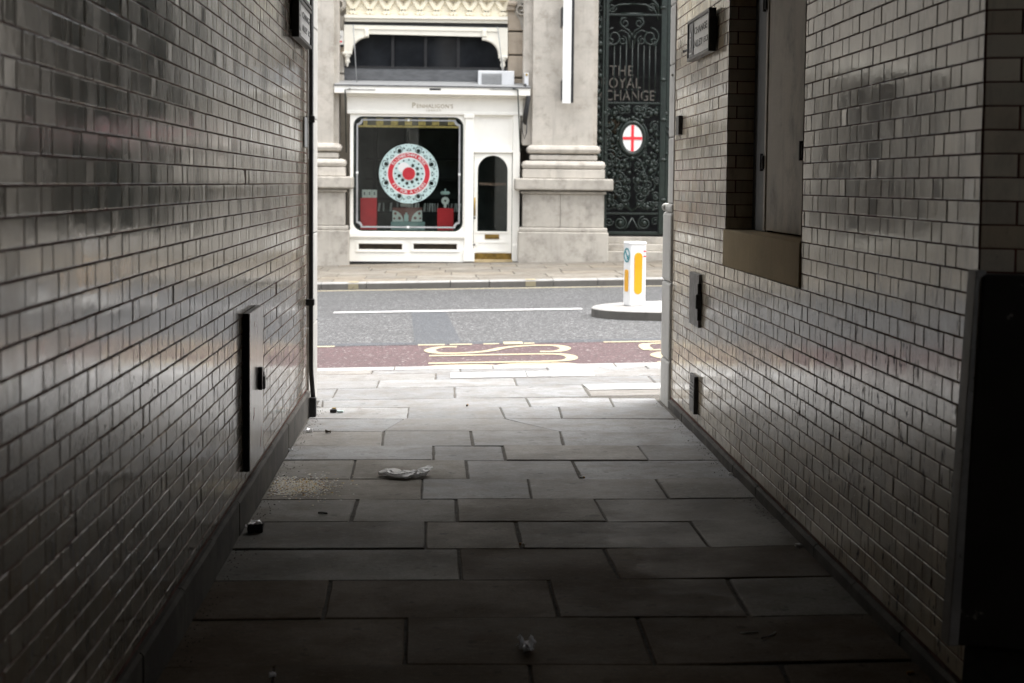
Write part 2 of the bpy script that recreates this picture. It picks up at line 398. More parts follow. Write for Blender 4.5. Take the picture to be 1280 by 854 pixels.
# ------------------------------------------------------------------ glazed brickwork
ZA = wr(1226, 222).z; ZB = wr(1040, 480.5).z
PITCH_Z = (ZA-ZB)/round((ZA-ZB)/.0745)
PER = PITCH_Z*4.5; STR = PER*2/3; HED = PER/3
def brick_wall(mb, f, u0, u1, z0, z1, zphase, uphase, holes=(), tilt=.00027, gapz=.0056, gapu=.0078, quoin=None, rng=None):
    """f(u, z, d) -> point, d = distance out of the wall.  Flemish bond; holes are (u0,u1,z0,z1)"""
    rng = rng or random
    k = math.floor((z0-zphase)/PITCH_Z)
    while zphase+k*PITCH_Z < z1:
        a, b_ = max(z0, zphase+k*PITCH_Z), min(z1, zphase+(k+1)*PITCH_Z)
        edges = []
        start = uphase+(0 if k % 2 == 0 else PER/2)
        n = math.floor((u0-start)/PER)
        u = start+n*PER
        while u < u1:
            edges += [(u, u+STR), (u+STR, u+PER)]; u += PER
        for (p, q) in edges:
            p, q = max(p, u0), min(q, u1)
            if q-p < .012 or b_-a < .012: continue
            rects = [(p, q, a, b_)]
            for h in holes:
                nr = []
                for (c0, c1, e0, e1) in rects:
                    if c1 <= h[0] or c0 >= h[1] or e1 <= h[2] or e0 >= h[3]: nr.append((c0, c1, e0, e1)); continue
                    if c0 < h[0]: nr.append((c0, h[0], e0, e1))
                    if c1 > h[1]: nr.append((h[1], c1, e0, e1))
                    m0, m1 = max(c0, h[0]), min(c1, h[1])
                    if e0 < h[2]: nr.append((m0, m1, e0, h[2]))
                    if e1 > h[3]: nr.append((m0, m1, h[3], e1))
                rects = nr
            for (c0, c1, e0, e1) in rects:
                if c1-c0 < .012 or e1-e0 < .012: continue
                ju, jz = gapu/2, gapz/2
                tu, tz = rng.gauss(0, tilt*1.4), rng.gauss(0, tilt*.22); dd = rng.gauss(0, .0006)
                cu, cz = (c0+c1)/2, (e0+e1)/2
                hu, hz = (c1-c0)/2, (e1-e0)/2
                vs = []
                for (ins, dep) in ((0, -.0022), (.0008, -.0006), (.0024, -.00008), (.014, .0)):
                    for (su, sz) in ((-1, -1), (1, -1), (1, 1), (-1, 1)):
                        uu = cu+su*max(.002, hu-ju-ins); zz = cz+sz*max(.002, hz-jz-ins)
                        d = dep+(0 if ins == 0 else dd+tu*su+tz*sz)
                        vs.append(f(uu, zz, d))
                fs = [(0+i, (i+1) % 4, 4+(i+1) % 4, 4+i) for i in range(4)]+[(4+i, 4+(i+1) % 4, 8+(i+1) % 4, 8+i) for i in range(4)]+[(8+i, 8+(i+1) % 4, 12+(i+1) % 4, 12+i) for i in range(4)]+[(12, 13, 14, 15)]
                mb.add(vs, fs, 0, rng.random(), False)
        k += 1

YEND = 12.02          # tiles stop here, stone jamb follows
YC = wr(1226, 222).y  # corner of the right-hand wall
ZTOP = 4.8
# --- left wall
def fl(u, z, d): return (XL(u)+d, u, z)
lw = thing('tiled_wall', (XL(8), 8, gz(-1)), 'long wall of glossy white bricks carrying the flat steel cupboard and black downpipe', 'wall')
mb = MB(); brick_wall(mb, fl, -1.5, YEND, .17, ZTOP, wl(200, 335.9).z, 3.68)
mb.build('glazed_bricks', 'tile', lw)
mb = MB(); mb.add([fl(-1.5, -.1, -.0024), fl(12.05, -.1, -.0024), fl(12.05, ZTOP+.05, -.0024), fl(-1.5, ZTOP+.05, -.0024)], [(0, 1, 2, 3)])
mb.build('mortar_bed', 'mortar', lw)
def rough_block(mb, f, u0, u1, z0, z1, d0, d1, n, amp, mi=0):
    for i in range(n):
        a, b_ = u0+(u1-u0)*i/n+.004, u0+(u1-u0)*(i+1)/n-.004
        j = [random.uniform(-amp, amp) for _ in range(4)]
        vs = [f(a, z0(a) if callable(z0) else z0, d0), f(b_, z0(b_) if callable(z0) else z0, d0), f(b_, z1+j[0]*.4, d0), f(a, z1+j[0]*.4, d0),
              f(a, z0(a) if callable(z0) else z0, d1+j[1]), f(b_, z0(b_) if callable(z0) else z0, d1+j[1]), f(b_, z1-.012+j[2]*.4, d1+j[1]), f(a, z1-.012+j[2]*.4, d1+j[1]),
              f(a, z1+j[2]*.4, d1-.012+j[1]), f(b_, z1+j[2]*.4, d1-.012+j[1])]
        mb.add(vs, [(4, 5, 6, 7), (7, 6, 9, 8), (8, 9, 2, 3), (0, 4, 7, 8, 3), (1, 2, 9, 6, 5)], mi)
mb = MB(); rough_block(mb, fl, -1.5, 12.03, gz(-1.1)-.03, .155, -.004, .022, 16, .004)
mb.build('stone_skirting', 'skirt', lw)

# --- right wall, with the boarded window let into it
def fr(u, z, d): return (XR(u)-d, u, z)
w0 = wr(907, 280); w1 = wr(1002, 294); sb = wr(1002, 357)
WY0, WY1 = w1.y, w0.y                # near and far jamb of the window
sill_top, sill_bot = ZA+PITCH_Z*round((w0.z-ZA)/PITCH_Z), ZA+PITCH_Z*round((sb.z-ZA)/PITCH_Z)
rw = thing('tiled_wall', (XR(8), 8, gz(1.7)), 'wall of chipped white glazed bricks around the boarded window', 'wall')
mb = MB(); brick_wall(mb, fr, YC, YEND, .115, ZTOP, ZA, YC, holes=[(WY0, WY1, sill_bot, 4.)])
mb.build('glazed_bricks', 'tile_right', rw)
mb = MB()
BD = -.0024
for (a, b_, c, d) in ((YC, WY0, -.1, ZTOP+.05), (WY1, 12.05, -.1, ZTOP+.05), (WY0, WY1, -.1, sill_bot)):
    mb.add([fr(a, c, BD), fr(b_, c, BD), fr(b_, d, BD), fr(a, d, BD)], [(0, 3, 2, 1)])
mb.build('mortar_bed', 'mortar', rw)
mb = MB(); rough_block(mb, fr, YC, 12.0, .0, .1, -.004, .018, 10, .003)
mb.build('stone_skirting', 'skirt', rw)
# tiled reveals of the window (far one faces the camera)
RD = .34
mb = MB()
def frev(u, z, d): return (XR(WY1)+u, WY1-d, z)
brick_wall(mb, frev, .0, RD, sill_top, ZTOP, ZA, .0)
mb.add([(XR(WY1), WY1+.0024, sill_top), (XR(WY1)+RD, WY1+.0024, sill_top), (XR(WY1)+RD, WY1+.0024, ZTOP), (XR(WY1), WY1+.0024, ZTOP)], [(0, 1, 2, 3)], 1)
mb.add([(XR(WY0), WY0, sill_bot), (XR(WY0)+RD, WY0, sill_bot), (XR(WY0)+RD, WY0, ZTOP), (XR(WY0), WY0, ZTOP)], [(3, 2, 1, 0)], 1)
mb.build('window_reveal', ['tile_right', 'mortar'], rw)

# --- splayed return wall by the camera
ct, st = cos(R(21)), sin(R(21))
CO = Vector((XR(YC), YC, 0))
def fs_(u, z, d): return (CO.x+u*ct-d*st, CO.y-u*st-d*ct, z)
sw = thing('tiled_wall', (CO.x+.6, CO.y-.3, 0), 'short dim return wall of wide white bricks above the black steel cabinet', 'wall')
mb = MB(); brick_wall(mb, fs_, 0.002, 2.6, .0, ZTOP, ZA, HED-STR+STR)
mb.build('glazed_bricks', 'tile_right', sw)
mb = MB(); mb.add([fs_(0, -.1, BD), fs_(2.6, -.1, BD), fs_(2.6, ZTOP+.05, BD), fs_(0, ZTOP+.05, BD)], [(0, 1, 2, 3)])
mb.build('mortar_bed', 'mortar', sw)

# --- boarded window
bw = thing('boarded_window', (XR(8.4)+.1, (WY0+WY1)/2, sill_bot), 'tall boarded window with a brown stone sill in the brick wall', 'window')
XB = XR(8.4)+.135                      # plane of the boards
mb = MB(); mb.box((XR(8.4)-.012, WY0+.002, sill_bot+.003), (XR(8.4)+.33, WY1-.002, sill_top), 0, .006)
mb.build('sill', 'sillstone', bw)
seam = wall_pt(955, 250, XB, 0).y
mb = MB()
mb.box((XB+.03, seam+.32, sill_top), (XB+.12, WY1-.004, ZTOP), 0, .004)   # outer post
mb.box((XB+.012, seam+.012, sill_top), (XB+.06, seam+.318, ZTOP), 0, .004)
mb.build('frame', 'greyframe', bw)
for (a, b_) in ((seam-1.02, seam-.012), (WY0+.004, seam-1.045)):
    if b_-a < .1: continue
    mb = MB(); mb.box((XB, a, sill_top+.012), (XB+.045, b_, ZTOP), 0, .004)
    # shallow framing of the shutter leaf
    mb.box((XB-.008, a+.0, sill_top+.012), (XB+.002, a+.05, ZTOP), 0, .003); mb.box((XB-.008, b_-.05, sill_top+.012), (XB+.002, b_, ZTOP), 0, .003)
    mb.build('shutter', 'board', bw)
mb = MB(); mb.box((XB+.02, seam-.012, sill_top), (XB+.05, seam+.012, ZTOP))
mb.box((XB+.1, WY0, sill_top), (XB+.2, WY1, ZTOP)); mb.box((XB+.03, seam-1.045, sill_top), (XB+.05, seam-1.02, ZTOP))
mb.build('dark_gap', 'black', bw)
for (yy, pz) in ((seam, 203), (seam, 5), (seam-1.032, 193)):
    zz = wall_pt(958, pz, XB, 0).z
    mb = MB(); mb.box((XB-.022, yy-.028, zz-.04), (XB+.01, yy+.028, zz+.04), 0, .008)
    mb.tube([(XB-.02, yy, zz-.05), (XB-.02, yy, zz+.05)], .011, 8)
    mb.build('hinge', 'blackmetal', bw)

# --- stone jambs at the street end
def jamb(side):
    mb = MB()
    if side < 0:
        x0, x1 = -1.45, wall_pt(391, 300, XL0+.01, 0).x
        x1 = XL(12.1)+.014
        for (z0, z1) in ((-.1, .62), (.625, 1.32), (1.325, 2.2), (2.205, 2.9), (2.905, 3.7), (3.705, 4.8)):
            mb.box((x0, 12.025, z0), (x1, 12.78, z1), 0, .008)
    else:
        x0, x1 = XR(12.1)-.008, 2.2
        for (z0, z1) in ((1.58, 2.08), (2.084, 2.63), (2.634, 3.08), (3.084, 3.7), (3.704, 4.8)):
            mb.box((x0, 12.025, z0), (x1, 12.30, z1), 0, .01)
        for (z0, z1) in ((-.1, .38), (.383, .98), (.983, 1.51)):
            mb.box((x0-.012, 12.03, z0), (x1, 12.47, z1), 0, .02)
        mb.box((x0-.012, 12.028, 1.511), (x1, 12.43, 1.58), 0, .025)
        mb.ball((x0-.006, 12.36, 1.55), .032); mb.ball((x0-.005, 12.1, 2.55), .012)
    return mb
tag(jamb(-1).build('stone_jamb', 'jamb', loc=(XL(12.2), 12.2, -.03)), 'plain narrow stone jamb behind the black downpipe at the passage mouth', 'jamb')
tag(jamb(1).build('stone_jamb', 'jamb', loc=(XR(12.2), 12.2, .03)), 'stone jamb with a wider foot and a round stop, beside the chipped brick wall', 'jamb')

# --- rest of the building round the passage
ob = thing('office_building', (0, 12.5, 0), 'stone office building the covered passage runs through', 'building')
mb = MB()
mb.box((-14, 12.06, -.2), (-1.46, 12.14, 4.83)); mb.box((2.21, 12.06, -.2), (16, 12.14, 4.83)); mb.box((-14, 12.06, 4.84), (16, 12.14, 8))
for x in (-9, -4.6, 4.4, 9): mb.box((x-.5, 11.9, -.2), (x+.5, 12.4, 8), 0, .03)
mb.box((-14, 12.1, 4.9), (16, 12.45, 5.2), 0, .04); mb.box((-14, 12.07, 8), (16, 12.6, 8.3), 0, .04)
mb.build('street_front', 'facade', ob)
for (x0, x1) in ((-8.3, -5.3), (-3.9, -.4), (.4, 3.7), (5.1, 8.3)):
    for (z0, z1) in ((1.2, 4.4), (5.5, 7.7)) if x0 < -4 or x0 > 4 else ((5.5, 7.7),):
        mb = MB(); mb.box((x0, 12.09, z0), (x1, 12.146, z1)); w = mb.build('window', 'darkglass', ob)
        mb = MB()
        for xx in (x0, (x0*2+x1)/3, (x0+2*x1)/3, x1): mb.box((xx-.06, 12.14, z0), (xx+.06, 12.24, z1))
        for zz in (z0, (z0+z1)/2, z1): mb.box((x0, 12.16, zz-.05), (x1, 12.22, zz+.05))
        mb.build('window_frame', 'greyframe', w)
mb = MB()
mb.box((-1.6, -6, -.2), (-1.3, 12.0, 4.9)); mb.box((2.3, 5.4, -.2), (2.6, 12.0, 4.9)); mb.box((4.1, -6, -.2), (4.4, 6, 2.6)); mb.box((4.1, -6, 2.6), (4.4, .9, 4.9)); mb.box((4.1, 3.2, 2.6), (4.4, 6, 4.9)); mb.box((4.1, .9, 4.2), (4.4, 3.2, 4.9)); mb.box((-1.6, -6.3, -.2), (4.4, -6, 4.9))  # unseen side wall; its high opening is added to light the return wall
mb.box((2.6, 5.0, -.2), (4.2, 5.4, 4.9))
mb.build('inner_wall', 'ceiling', ob)
mb = MB(); mb.box((-1.6, -6.2, 4.811), (4.4, 12.04, 5.1)); structure(mb.build('ceiling', 'ceiling'))

# ------------------------------------------------------------------ paving of the passage
# joints of each course of flagstones: (far edge y, near edge y, [joint x at far, at near])
rows = [
 (497.5, 509, [(403, 403), (657, 663), (762, 768)]),
 (509, 523.5, [(511, 509), (624, 631), (699, 703)]),
 (523.5, 539, [(505, 479), (630, 697)]),
 (539, 557.5, [(479, 477), (588, 591), (700, 705)]),
 (557.5, 575.5, [(541, 541), (628, 632.5), (797, 811)]),
 (575.5, 599, [(443.5, 438), (582, 585), (715, 727)]),
 (599, 624, [(528, 527), (659, 663.5), (820, 837)]),
 (624, 652, [(447, 438), (570, 572), (743, 759)]),
 (652, 685.3, [(531, 531), (644, 652.5), (863, 888)]),
 (685.3, 724.5, [(572.5, 575.6), (755, 776)]),
 (724.5, 772.3, [(414, 404), (685, 698), (909, 937)]),
 (772.3, 831.3, [(508, 507), (795.6, 818)]),
 (831.3, 905, [(342, 334), (660, 670), (976, 1010)]),
 (905, 1000, [(480, 470), (900, 940)]),
 (1000, 1130, [(330, 300), (760, 790)]),
]
def slab(mb, q, gap, zoff, tone, bev=.006, mi=0, gx=0.):
    """q: 4 corners (x,y) ccw; each flagstone is a separate dressed block with worn edges"""
    c = Vector((sum(p[0] for p in q)/4, sum(p[1] for p in q)/4))
    n = 4; tilt = (random.gauss(0, .002), random.gauss(0, .002))
    def inset(p, d):
        v = Vector(p)-c; sx = max(0, abs(v.x)-d-gx)/max(1e-6, abs(v.x)); sy = max(0, abs(v.y)-d)/max(1e-6, abs(v.y))
        return c.x+v.x*sx, c.y+v.y*sy
    def ring(d, z):
        out = []
        for i in range(4):
            a, b_ = Vector(inset(q[i], d)), Vector(inset(q[(i+1) % 4], d))
            L = max(2, int((b_-a).length/.12))
            for k in range(L):
                t = k/L; p = a.lerp(b_, t); nn = Vector((-(b_-a).y, (b_-a).x)).normalized()
                w = 0 if k == 0 else (mnoise.noise((p.x*7, p.y*7, 3.1))*.0035)
                p = p+nn*w
                out.append((p.x, p.y, gz(p.x)+z+tilt[0]*(p.x-c.x)+tilt[1]*(p.y-c.y)))
        return out
    # same counts per ring: use ring at gap inset for the count
    base = []
    for i in range(4): base.append(max(2, int((Vector(q[(i+1) % 4])-Vector(q[i])).length/.12)))
    def ring2(d, z):
        out = []
        for i in range(4):
            a, b_ = Vector(inset(q[i], d)), Vector(inset(q[(i+1) % 4], d)); L = base[i]
            for k in range(L):
                p = a.lerp(b_, k/L); nn = Vector((-(b_-a).y, (b_-a).x)).normalized()
                p = p+nn*(mnoise.noise((p.x*6, p.y*6, 3.1))*.004+abs(mnoise.noise((p.x*17, p.y*17, 9.1)))*.004)
                out.append((p.x, p.y, gz(p.x)+z+tilt[0]*(p.x-c.x)+tilt[1]*(p.y-c.y)))
        return out
    r0, r1, r2 = ring2(gap, -.03+zoff), ring2(gap+.001, -bev+zoff), ring2(gap+bev*1.3, zoff)
    n = len(r0); vs = r0+r1+r2
    fs = [(i, (i+1) % n, n+(i+1) % n, n+i) for i in range(n)]+[(n+i, n+(i+1) % n, 2*n+(i+1) % n, 2*n+i) for i in range(n)]+[tuple(range(2*n, 3*n))]
    mb.add(vs, fs, mi, tone)
mb = MB()
for (ya, yb, js) in rows:
    fa, fb = ground(600, ya), ground(600, yb)
    sl = -.026                                     # the courses lie a little askew of the walls
    def at(px, y, base):
        p = ground(px, y); return (p.x, base.y+sl*0+(ground(px, y).y-base.y)*1.0)
    xs = [(-1.02, None)]
    pts_f = [(-1.015, ground(380, ya).y)]+[at(j[0], ya, fa) for j in js]+[(1.69 if ya > 512 else 1.66, ground(840, ya).y)]
    pts_n = [(-1.015, ground(340, yb).y)]+[at(j[1], yb, fb) for j in js]+[(1.69 if ya > 512 else 1.66, ground(880, yb).y)]
    if ya > 720:
        pts_f[-1] = (3.9, pts_f[-1][1]-.03); pts_n[-1] = (3.9, pts_n[-1][1]-.03)
    for i in range(len(pts_f)-1):
        q = [pts_n[i], pts_n[i+1], pts_f[i+1], pts_f[i]]
        slab(mb, q, random.uniform(.0006, .0022), random.gauss(0, .0022), random.random(), .0045, gx=random.choice((.0, .001, .003, .006)), mi=2 if ya > 770 or (ya > 680 and random.random() < .6) else (1 if ya > 620 or (ya > 570 and random.random() < .4) else 0))  # nearer rows take darker slabs, painting in the falloff of light
# behind the camera
y = pts_n[0][1]
while y > -5.5:
    x = -1.01
    while x < 3.9:
        w = random.uniform(.7, 1.2); x2 = min(3.95, x+w)
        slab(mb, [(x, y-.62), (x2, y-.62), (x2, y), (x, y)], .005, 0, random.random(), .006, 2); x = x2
    y -= .62
structure(mb.build('passage_paving', ['slab', 'slab_half_shade', 'slab_brown_shade']))
mb = MB(); mb.add([(-14, -6.1, gz(-14)-.007), (16, -6.1, gz(16)-.007), (16, 15.0, gz(16)-.007), (-14, 15.0, gz(-14)-.007)], [(0, 1, 2, 3)])
structure(mb.build('paving_bed', 'grout'))

# --- street pavement in front of the passage: long pale flags laid in rows along the kerb
KY = 15.03
mb = MB(); ys = [ground(600, 497.5).y, 13.45, 13.98, 14.48, KY-.30]
y_cov0, y_cov1 = ground(650, 476.5).y, ground(650, 464.5).y
covers = [(ground(562, 475).x, ground(660, 475).x), (ground(660, 474).x, ground(746, 472).x)]
for i in range(len(ys)-1):
    x = -13.9+random.uniform(0, .5)
    while x < 15:
        x2 = x+random.uniform(.75, 1.25)
        slab(mb, [(x, ys[i]), (x2, ys[i]), (x2, ys[i+1]), (x, ys[i+1])], random.uniform(.003, .006), random.gauss(0, .0015), random.random())
        x = x2
structure(mb.build('street_pavement', 'slab_out'))
def kerbline(name, y0, y1, xs, z_top=0., faceside=-1):
    mb = MB()
    x = xs[0]
    for x2 in xs[1:]:
        a, b_ = x+.006, x2-.006
        ch = .02
        fy = y0 if faceside < 0 else y1; by = y1 if faceside < 0 else y0; s = 1 if faceside < 0 else -1
        vs = []
        for xx in (a, b_):
            z = gz(xx)+z_top
            vs += [(xx, fy, z-.16), (xx, fy+s*.004, z-ch), (xx, fy+s*ch, z), (xx, by, z), (xx, by, z-.16)]
        fs = [(0, 1, 6, 5), (1, 2, 7, 6), (2, 3, 8, 7), (4, 3, 2, 1, 0), (5, 6, 7, 8, 9)]
        if faceside > 0: fs = [tuple(reversed(f)) for f in fs]
        mb.add(vs, [fs[0]], 1); mb.add(vs, fs[1:], 0)
        x = x2
    return structure(mb.build(name, ['kerb', 'kerbface']))
def spread(x0, x1, a, b_):
    out = [x0]
    while out[-1] < x1: out.append(out[-1]+random.uniform(a, b_))
    return out
kerbline('near_kerb', KY-.30, KY, spread(-14, 16, .8, 1.5), 0, 1)
# two pale inspection covers with lifting holes and one pale flag beside them
for k, (xa, xb) in enumerate(covers):
    mb = MB(); p = [(xa+.01, 14.02), (xb-.004, 14.02), (xb-.004, 14.42), (xa+.01, 14.42)]
    mb.prism(p, lambda x, y: gz(x)-.02, lambda x, y: gz(x)+.006)
    for t in (.32,):
        xx = xa+(xb-xa)*t; mb.prism([(xx-.025, 14.20), (xx+.025, 14.20), (xx+.025, 14.25), (xx-.025, 14.25)], lambda x, y: gz(x)+.004, lambda x, y: gz(x)+.008, 1)
    tag(mb.build('inspection_cover', ['cover', 'grey'], loc=(xa, 14.2, gz(xa))), ['pale inspection cover set in the pavement nearer the downpipe', 'pale inspection cover set in the pavement nearer the bollard'][k], 'cover', 'inspection covers in the pavement')
q0, q1 = ground(738, 490), ground(842, 486)
mb = MB(); mb.prism([(q0.x, 13.06), (q1.x, 13.06), (q1.x, 13.42), (q0.x-.02, 13.42)], lambda x, y: gz(x)-.02, lambda x, y: gz(x)+.0055)
structure(mb.build('pale_flagstone', 'cover'))

# ------------------------------------------------------------------ the road
DZ = -.12
def sheet(poly, mat, name, z, kind=True, loc=None):
    mb = MB(); mb.add([(x, y, gz(x)+z) for x, y in poly], [tuple(range(len(poly)))])
    o = mb.build(name, mat, loc=loc)
    if kind: structure(o)
    return o
sheet([(-60, 14.9), (60, 14.9), (60, 28.2), (-60, 28.2)], 'asphalt', 'road', DZ)
RT = 18.14
edge = [(-40, KY-.05), (40, KY-.05), (40, RT)]+[(x*.4, RT+.03*mnoise.noise((x*.9, 0, 0))) for x in range(99, -100, -1)]+[(-40, RT)]
sheet(edge, 'red', 'bus_lane', DZ+.004)
# trench reinstatement and edge strip in smoother, bluer asphalt
pa = [ground(514, 389, DZ), ground(557, 389, DZ), ground(578, 430, DZ), ground(519, 430, DZ)]
sheet([(pa[3].x, RT+.05), (pa[2].x, RT+.05), (pa[1].x, pa[1].y), (pa[0].x, pa[0].y)], 'patch', 'road_patch', DZ+.004)
sheet([(-30, RT+.04), (30, RT+.04), (30, RT+.34)]+[(x*.5, RT+.34+.07*mnoise.noise((x, 2, 0))) for x in range(59, -60, -1)], 'patch', 'road_edge_strip', DZ+.0035)
# centre line, broken lane line, yellow line by the far kerb
wa, wb = ground(417, 391.5, DZ), ground(728, 387, DZ)
mb = MB()
def strip(mb, x0, x1, y0, y1, z):
    mb.add([(x0, y0, gz(x0)+z), (x1, y0, gz(x1)+z), (x1, y1, gz(x1)+z), (x0, y1, gz(x0)+z)], [(0, 1, 2, 3)])
for k in range(-5, 6):
    if k == 1: continue
    strip(mb, wa.x+k*5.6, wb.x+k*5.6, wa.y-.13, wa.y+.13, DZ+.009)
structure(mb.build('centre_line', 'white_line'))
mb = MB(); strip(mb, -40, 40, 27.60, 27.76, DZ+.006); structure(mb.build('yellow_line', 'yellow'))
mb = MB()
for (a, b_) in ((370, 421), (523, 556), (562, 590), (604, 624), (638, 652), (655, 668), (756, 830)):
    strip(mb, ground(a, 430, DZ).x, ground(b_, 430, DZ).x, RT-.09, RT+.03, DZ+.009)
pc = ground(642, 429, DZ); strip(mb, pc.x-.12, pc.x+.1, RT-.16, RT+.14, DZ+.013)
structure(mb.build('lane_line', 'yellow'))
# lettering BUS / STOP, written to be read by drivers coming from the right: tops of letters point left
def stroke(mb, pts, w, z):
    pts = [Vector(p) for p in pts]; L = []; Rr = []
    for i, p in enumerate(pts):
        t = pts[min(i+1, len(pts)-1)]-pts[max(0, i-1)]; t.normalize(); n = Vector((-t.y, t.x))
        # painted strokes: broad across the road, narrower along it
        L.append(p+n*w/2); Rr.append(p-n*w/2)
    vs = [(p.x, p.y, gz(p.x)+z) for p in L]+[(p.x, p.y, gz(p.x)+z) for p in Rr]; n = len(pts)
    mb.add(vs, [(n+i, n+i+1, i+1, i) for i in range(n-1)])
def smooth(pts, n=10):
    pts = [Vector(p) for p in pts]; out = []
    for i in range(len(pts)-1):
        p0, p1, p2, p3 = pts[max(0, i-1)], pts[i], pts[i+1], pts[min(len(pts)-1, i+2)]
        for k in range(n):
            t = k/n
            out.append(.5*((2*p1)+(-p0+p2)*t+(2*p0-5*p1+4*p2-p3)*t*t+(-p0+3*p1-3*p2+p3)*t**3))
    return out+[pts[-1]]
def letters(word, x_top, x_bot, y0, name, z):
    """u 0..1 across the letter (towards the far kerb), v 0..1 from foot to top of the letter"""
    mb = MB(); w, gap = .72, .20
    shapes = {
     'S': [[(.95, .80), (.93, .93), (.5, 1.0), (.07, .93), (.05, .72), (.3, .56), (.7, .45), (.95, .28), (.93, .07), (.5, .0), (.07, .07), (.05, .2)]],
     'U': [[(0, 1), (0, .5), (0, .22), (.12, .05), (.5, 0), (.88, .05), (1, .22), (1, .5), (1, 1)]],
     'B': [[(0, 0), (0, 1)], [(0, 1), (.6, 1), (.93, .93), (.93, .62), (.6, .53), (0, .53)], [(0, .53), (.65, .53), (1, .44), (1, .1), (.65, 0), (0, 0)]],
     'T': [[(0, 1), (1, 1)], [(.5, 1), (.5, 0)]],
     'O': [[(.5, 1), (.1, .93), (0, .7), (0, .3), (.1, .07), (.5, 0), (.9, .07), (1, .3), (1, .7), (.9, .93), (.5, 1)]],
     'P': [[(0, 0), (0, 1)], [(0, 1), (.6, 1), (.95, .92), (.95, .56), (.6, .47), (0, .47)]]}
    for i, ch in enumerate(word):
        yb = y0+i*(w+gap)
        for pl in shapes[ch]:
            straight = len(pl) == 2
            pts = [Vector((x_bot+(x_top-x_bot)*v, yb+w*u)) for (u, v) in pl]
            stroke(mb, pts if straight else smooth(pts), .125, z)
    return mb.build(name, 'yellow', loc=((x_top+x_bot)/2, y0, DZ))
xl, xr_ = ground(537, 441, DZ).x, ground(708, 438, DZ).x
tag(letters('BUS', xl, xr_, 15.32, 'road_lettering', DZ+.009), 'cream BUS lettering stretched along the red lane between the covers and the patch', 'road marking')
xs_ = ground(806, 434, DZ).x
tag(letters('STOP', xs_, xs_+(xr_-xl), 14.42, 'road_lettering', DZ+.009), 'cream STOP lettering on the red lane, running behind the stone jamb', 'road marking')

# far kerb and pavement
kx = [ground(p, 352, 0).x for p in (370, 404, 459, 563, 612, 694, 752)]
kx = [kx[0]-1.4*i for i in range(8, 0, -1)]+kx+[kx[-1]+1.3*i for i in range(1, 10)]
kerbline('far_kerb', 28.0, 28.32, kx, 0, -1)
mb = MB(); ys = [28.32, 29.0, 29.9, 30.8, 31.7, 32.6, 33.5, 34.4, 36.2]
for i in range(len(ys)-1):
    x = -14+random.uniform(0, .8)
    while x < 15:
        x2 = x+random.uniform(.8, 1.4); slab(mb, [(x, ys[i]), (x2, ys[i]), (x2, ys[i+1]), (x, ys[i+1])], .006, 0, random.random(), .005); x = x2
structure(mb.build('far_pavement', 'far_pave'))
sheet([(-60, 28.3), (60, 28.3), (60, 60), (-60, 60)], 'grout', 'far_ground', -.012)
mb = MB()
for px in (443, 665):                       # loading blips painted on the far kerb
    p = ground(px, 352, 0)
    strip(mb, p.x-.09, p.x+.09, 28.015, 28.3, .004)
    mb.add([(p.x-.09, 27.996, gz(p.x)-.11), (p.x+.09, 27.996, gz(p.x)-.11), (p.x+.09, 27.998, gz(p.x)-.02), (p.x-.09, 27.998, gz(p.x)-.02)], [(0, 1, 2, 3)])
structure(mb.build('kerb_marks', 'yellow'))

# traffic island + bollard
tip = ground(739, 384).x
isl = thing('traffic_island', (3.0, 21.7, gz(3)), 'raised kerbed traffic island with a rounded end', 'traffic island')
IY0, IY1 = 20.72, 22.75
cyi = (IY0+IY1)/2; ri = (IY1-IY0)/2
outl = [(tip+1.35-1.35*sin(R(180*i/18)), cyi+ri*cos(R(180*i/18))) for i in range(19)]+[(8.5, IY0), (8.5, IY1)]
mb = MB(); mb.prism(outl, lambda x, y: gz(x)+DZ-.05, lambda x, y: gz(x)-.012)
mb.f.pop(1); mb.m.pop(1); mb.tone.pop(1); mb.sm.pop(1)
inn = [(tip+1.35+(x-tip-1.35)*.985, cyi+(y-cyi)*.985) for x, y in outl]
n = len(outl)
mb.add([(x, y, gz(x)-.012) for x, y in outl]+[(x, y, gz(x)+.002) for x, y in inn], [(i, (i+1) % n, n+(i+1) % n, n+i) for i in range(n)], 1)
inn2 = [(tip+1.35+(x-tip-1.35)*.82, cyi+(y-cyi)*.82) for x, y in outl]
mb.add([(x, y, gz(x)+.002) for x, y in inn]+[(x, y, gz(x)+.002) for x, y in inn2], [(i, (i+1) % n, n+(i+1) % n, n+i) for i in range(n)], 1)
mb.build('kerb_ring', ['kerbface', 'kerb'], isl)
mb = MB(); mb.add([(x, y, gz(x)+.0015) for x, y in inn2], [tuple(range(n))]); mb.build('island_top', 'kerb', isl)

bc = ground(794, 383); bx, by = bc.x, bc.y+.12
bo = thing('bollard', (bx, by, gz(bx)), 'white square traffic bollard with yellow panels on the island', 'bollard')
bo.rotation_euler = (0, 0, 0)
an = R(17); ca, sa = cos(an), sin(an)
HB = on_y(794, 302, by).z-gz(bx)
def brot(x, y, z): return (bx+x*ca-y*sa, by+x*sa+y*ca, gz(bx)+z)
def bshape(mb, x0, x1, y0, y1, z0, z1, bev, mi=0):
    t = MB(); t.box((x0, y0, z0), (x1, y1, z1), 0, bev); mb.add([brot(*v) for v in t.v], t.f, mi)
hw = .118
mb = MB(); bshape(mb, -hw, hw, -hw, hw, .0, HB-.03, .014); bshape(mb, -hw-.008, hw+.008, -hw-.008, hw+.008, HB-.045, HB, .02)
mb.build('body', 'plastic_white', bo)
zb0, zb1 = on_y(794, 367, by).z-gz(bx), on_y(794, 315.5, by).z-gz(bx)
mb = MB()
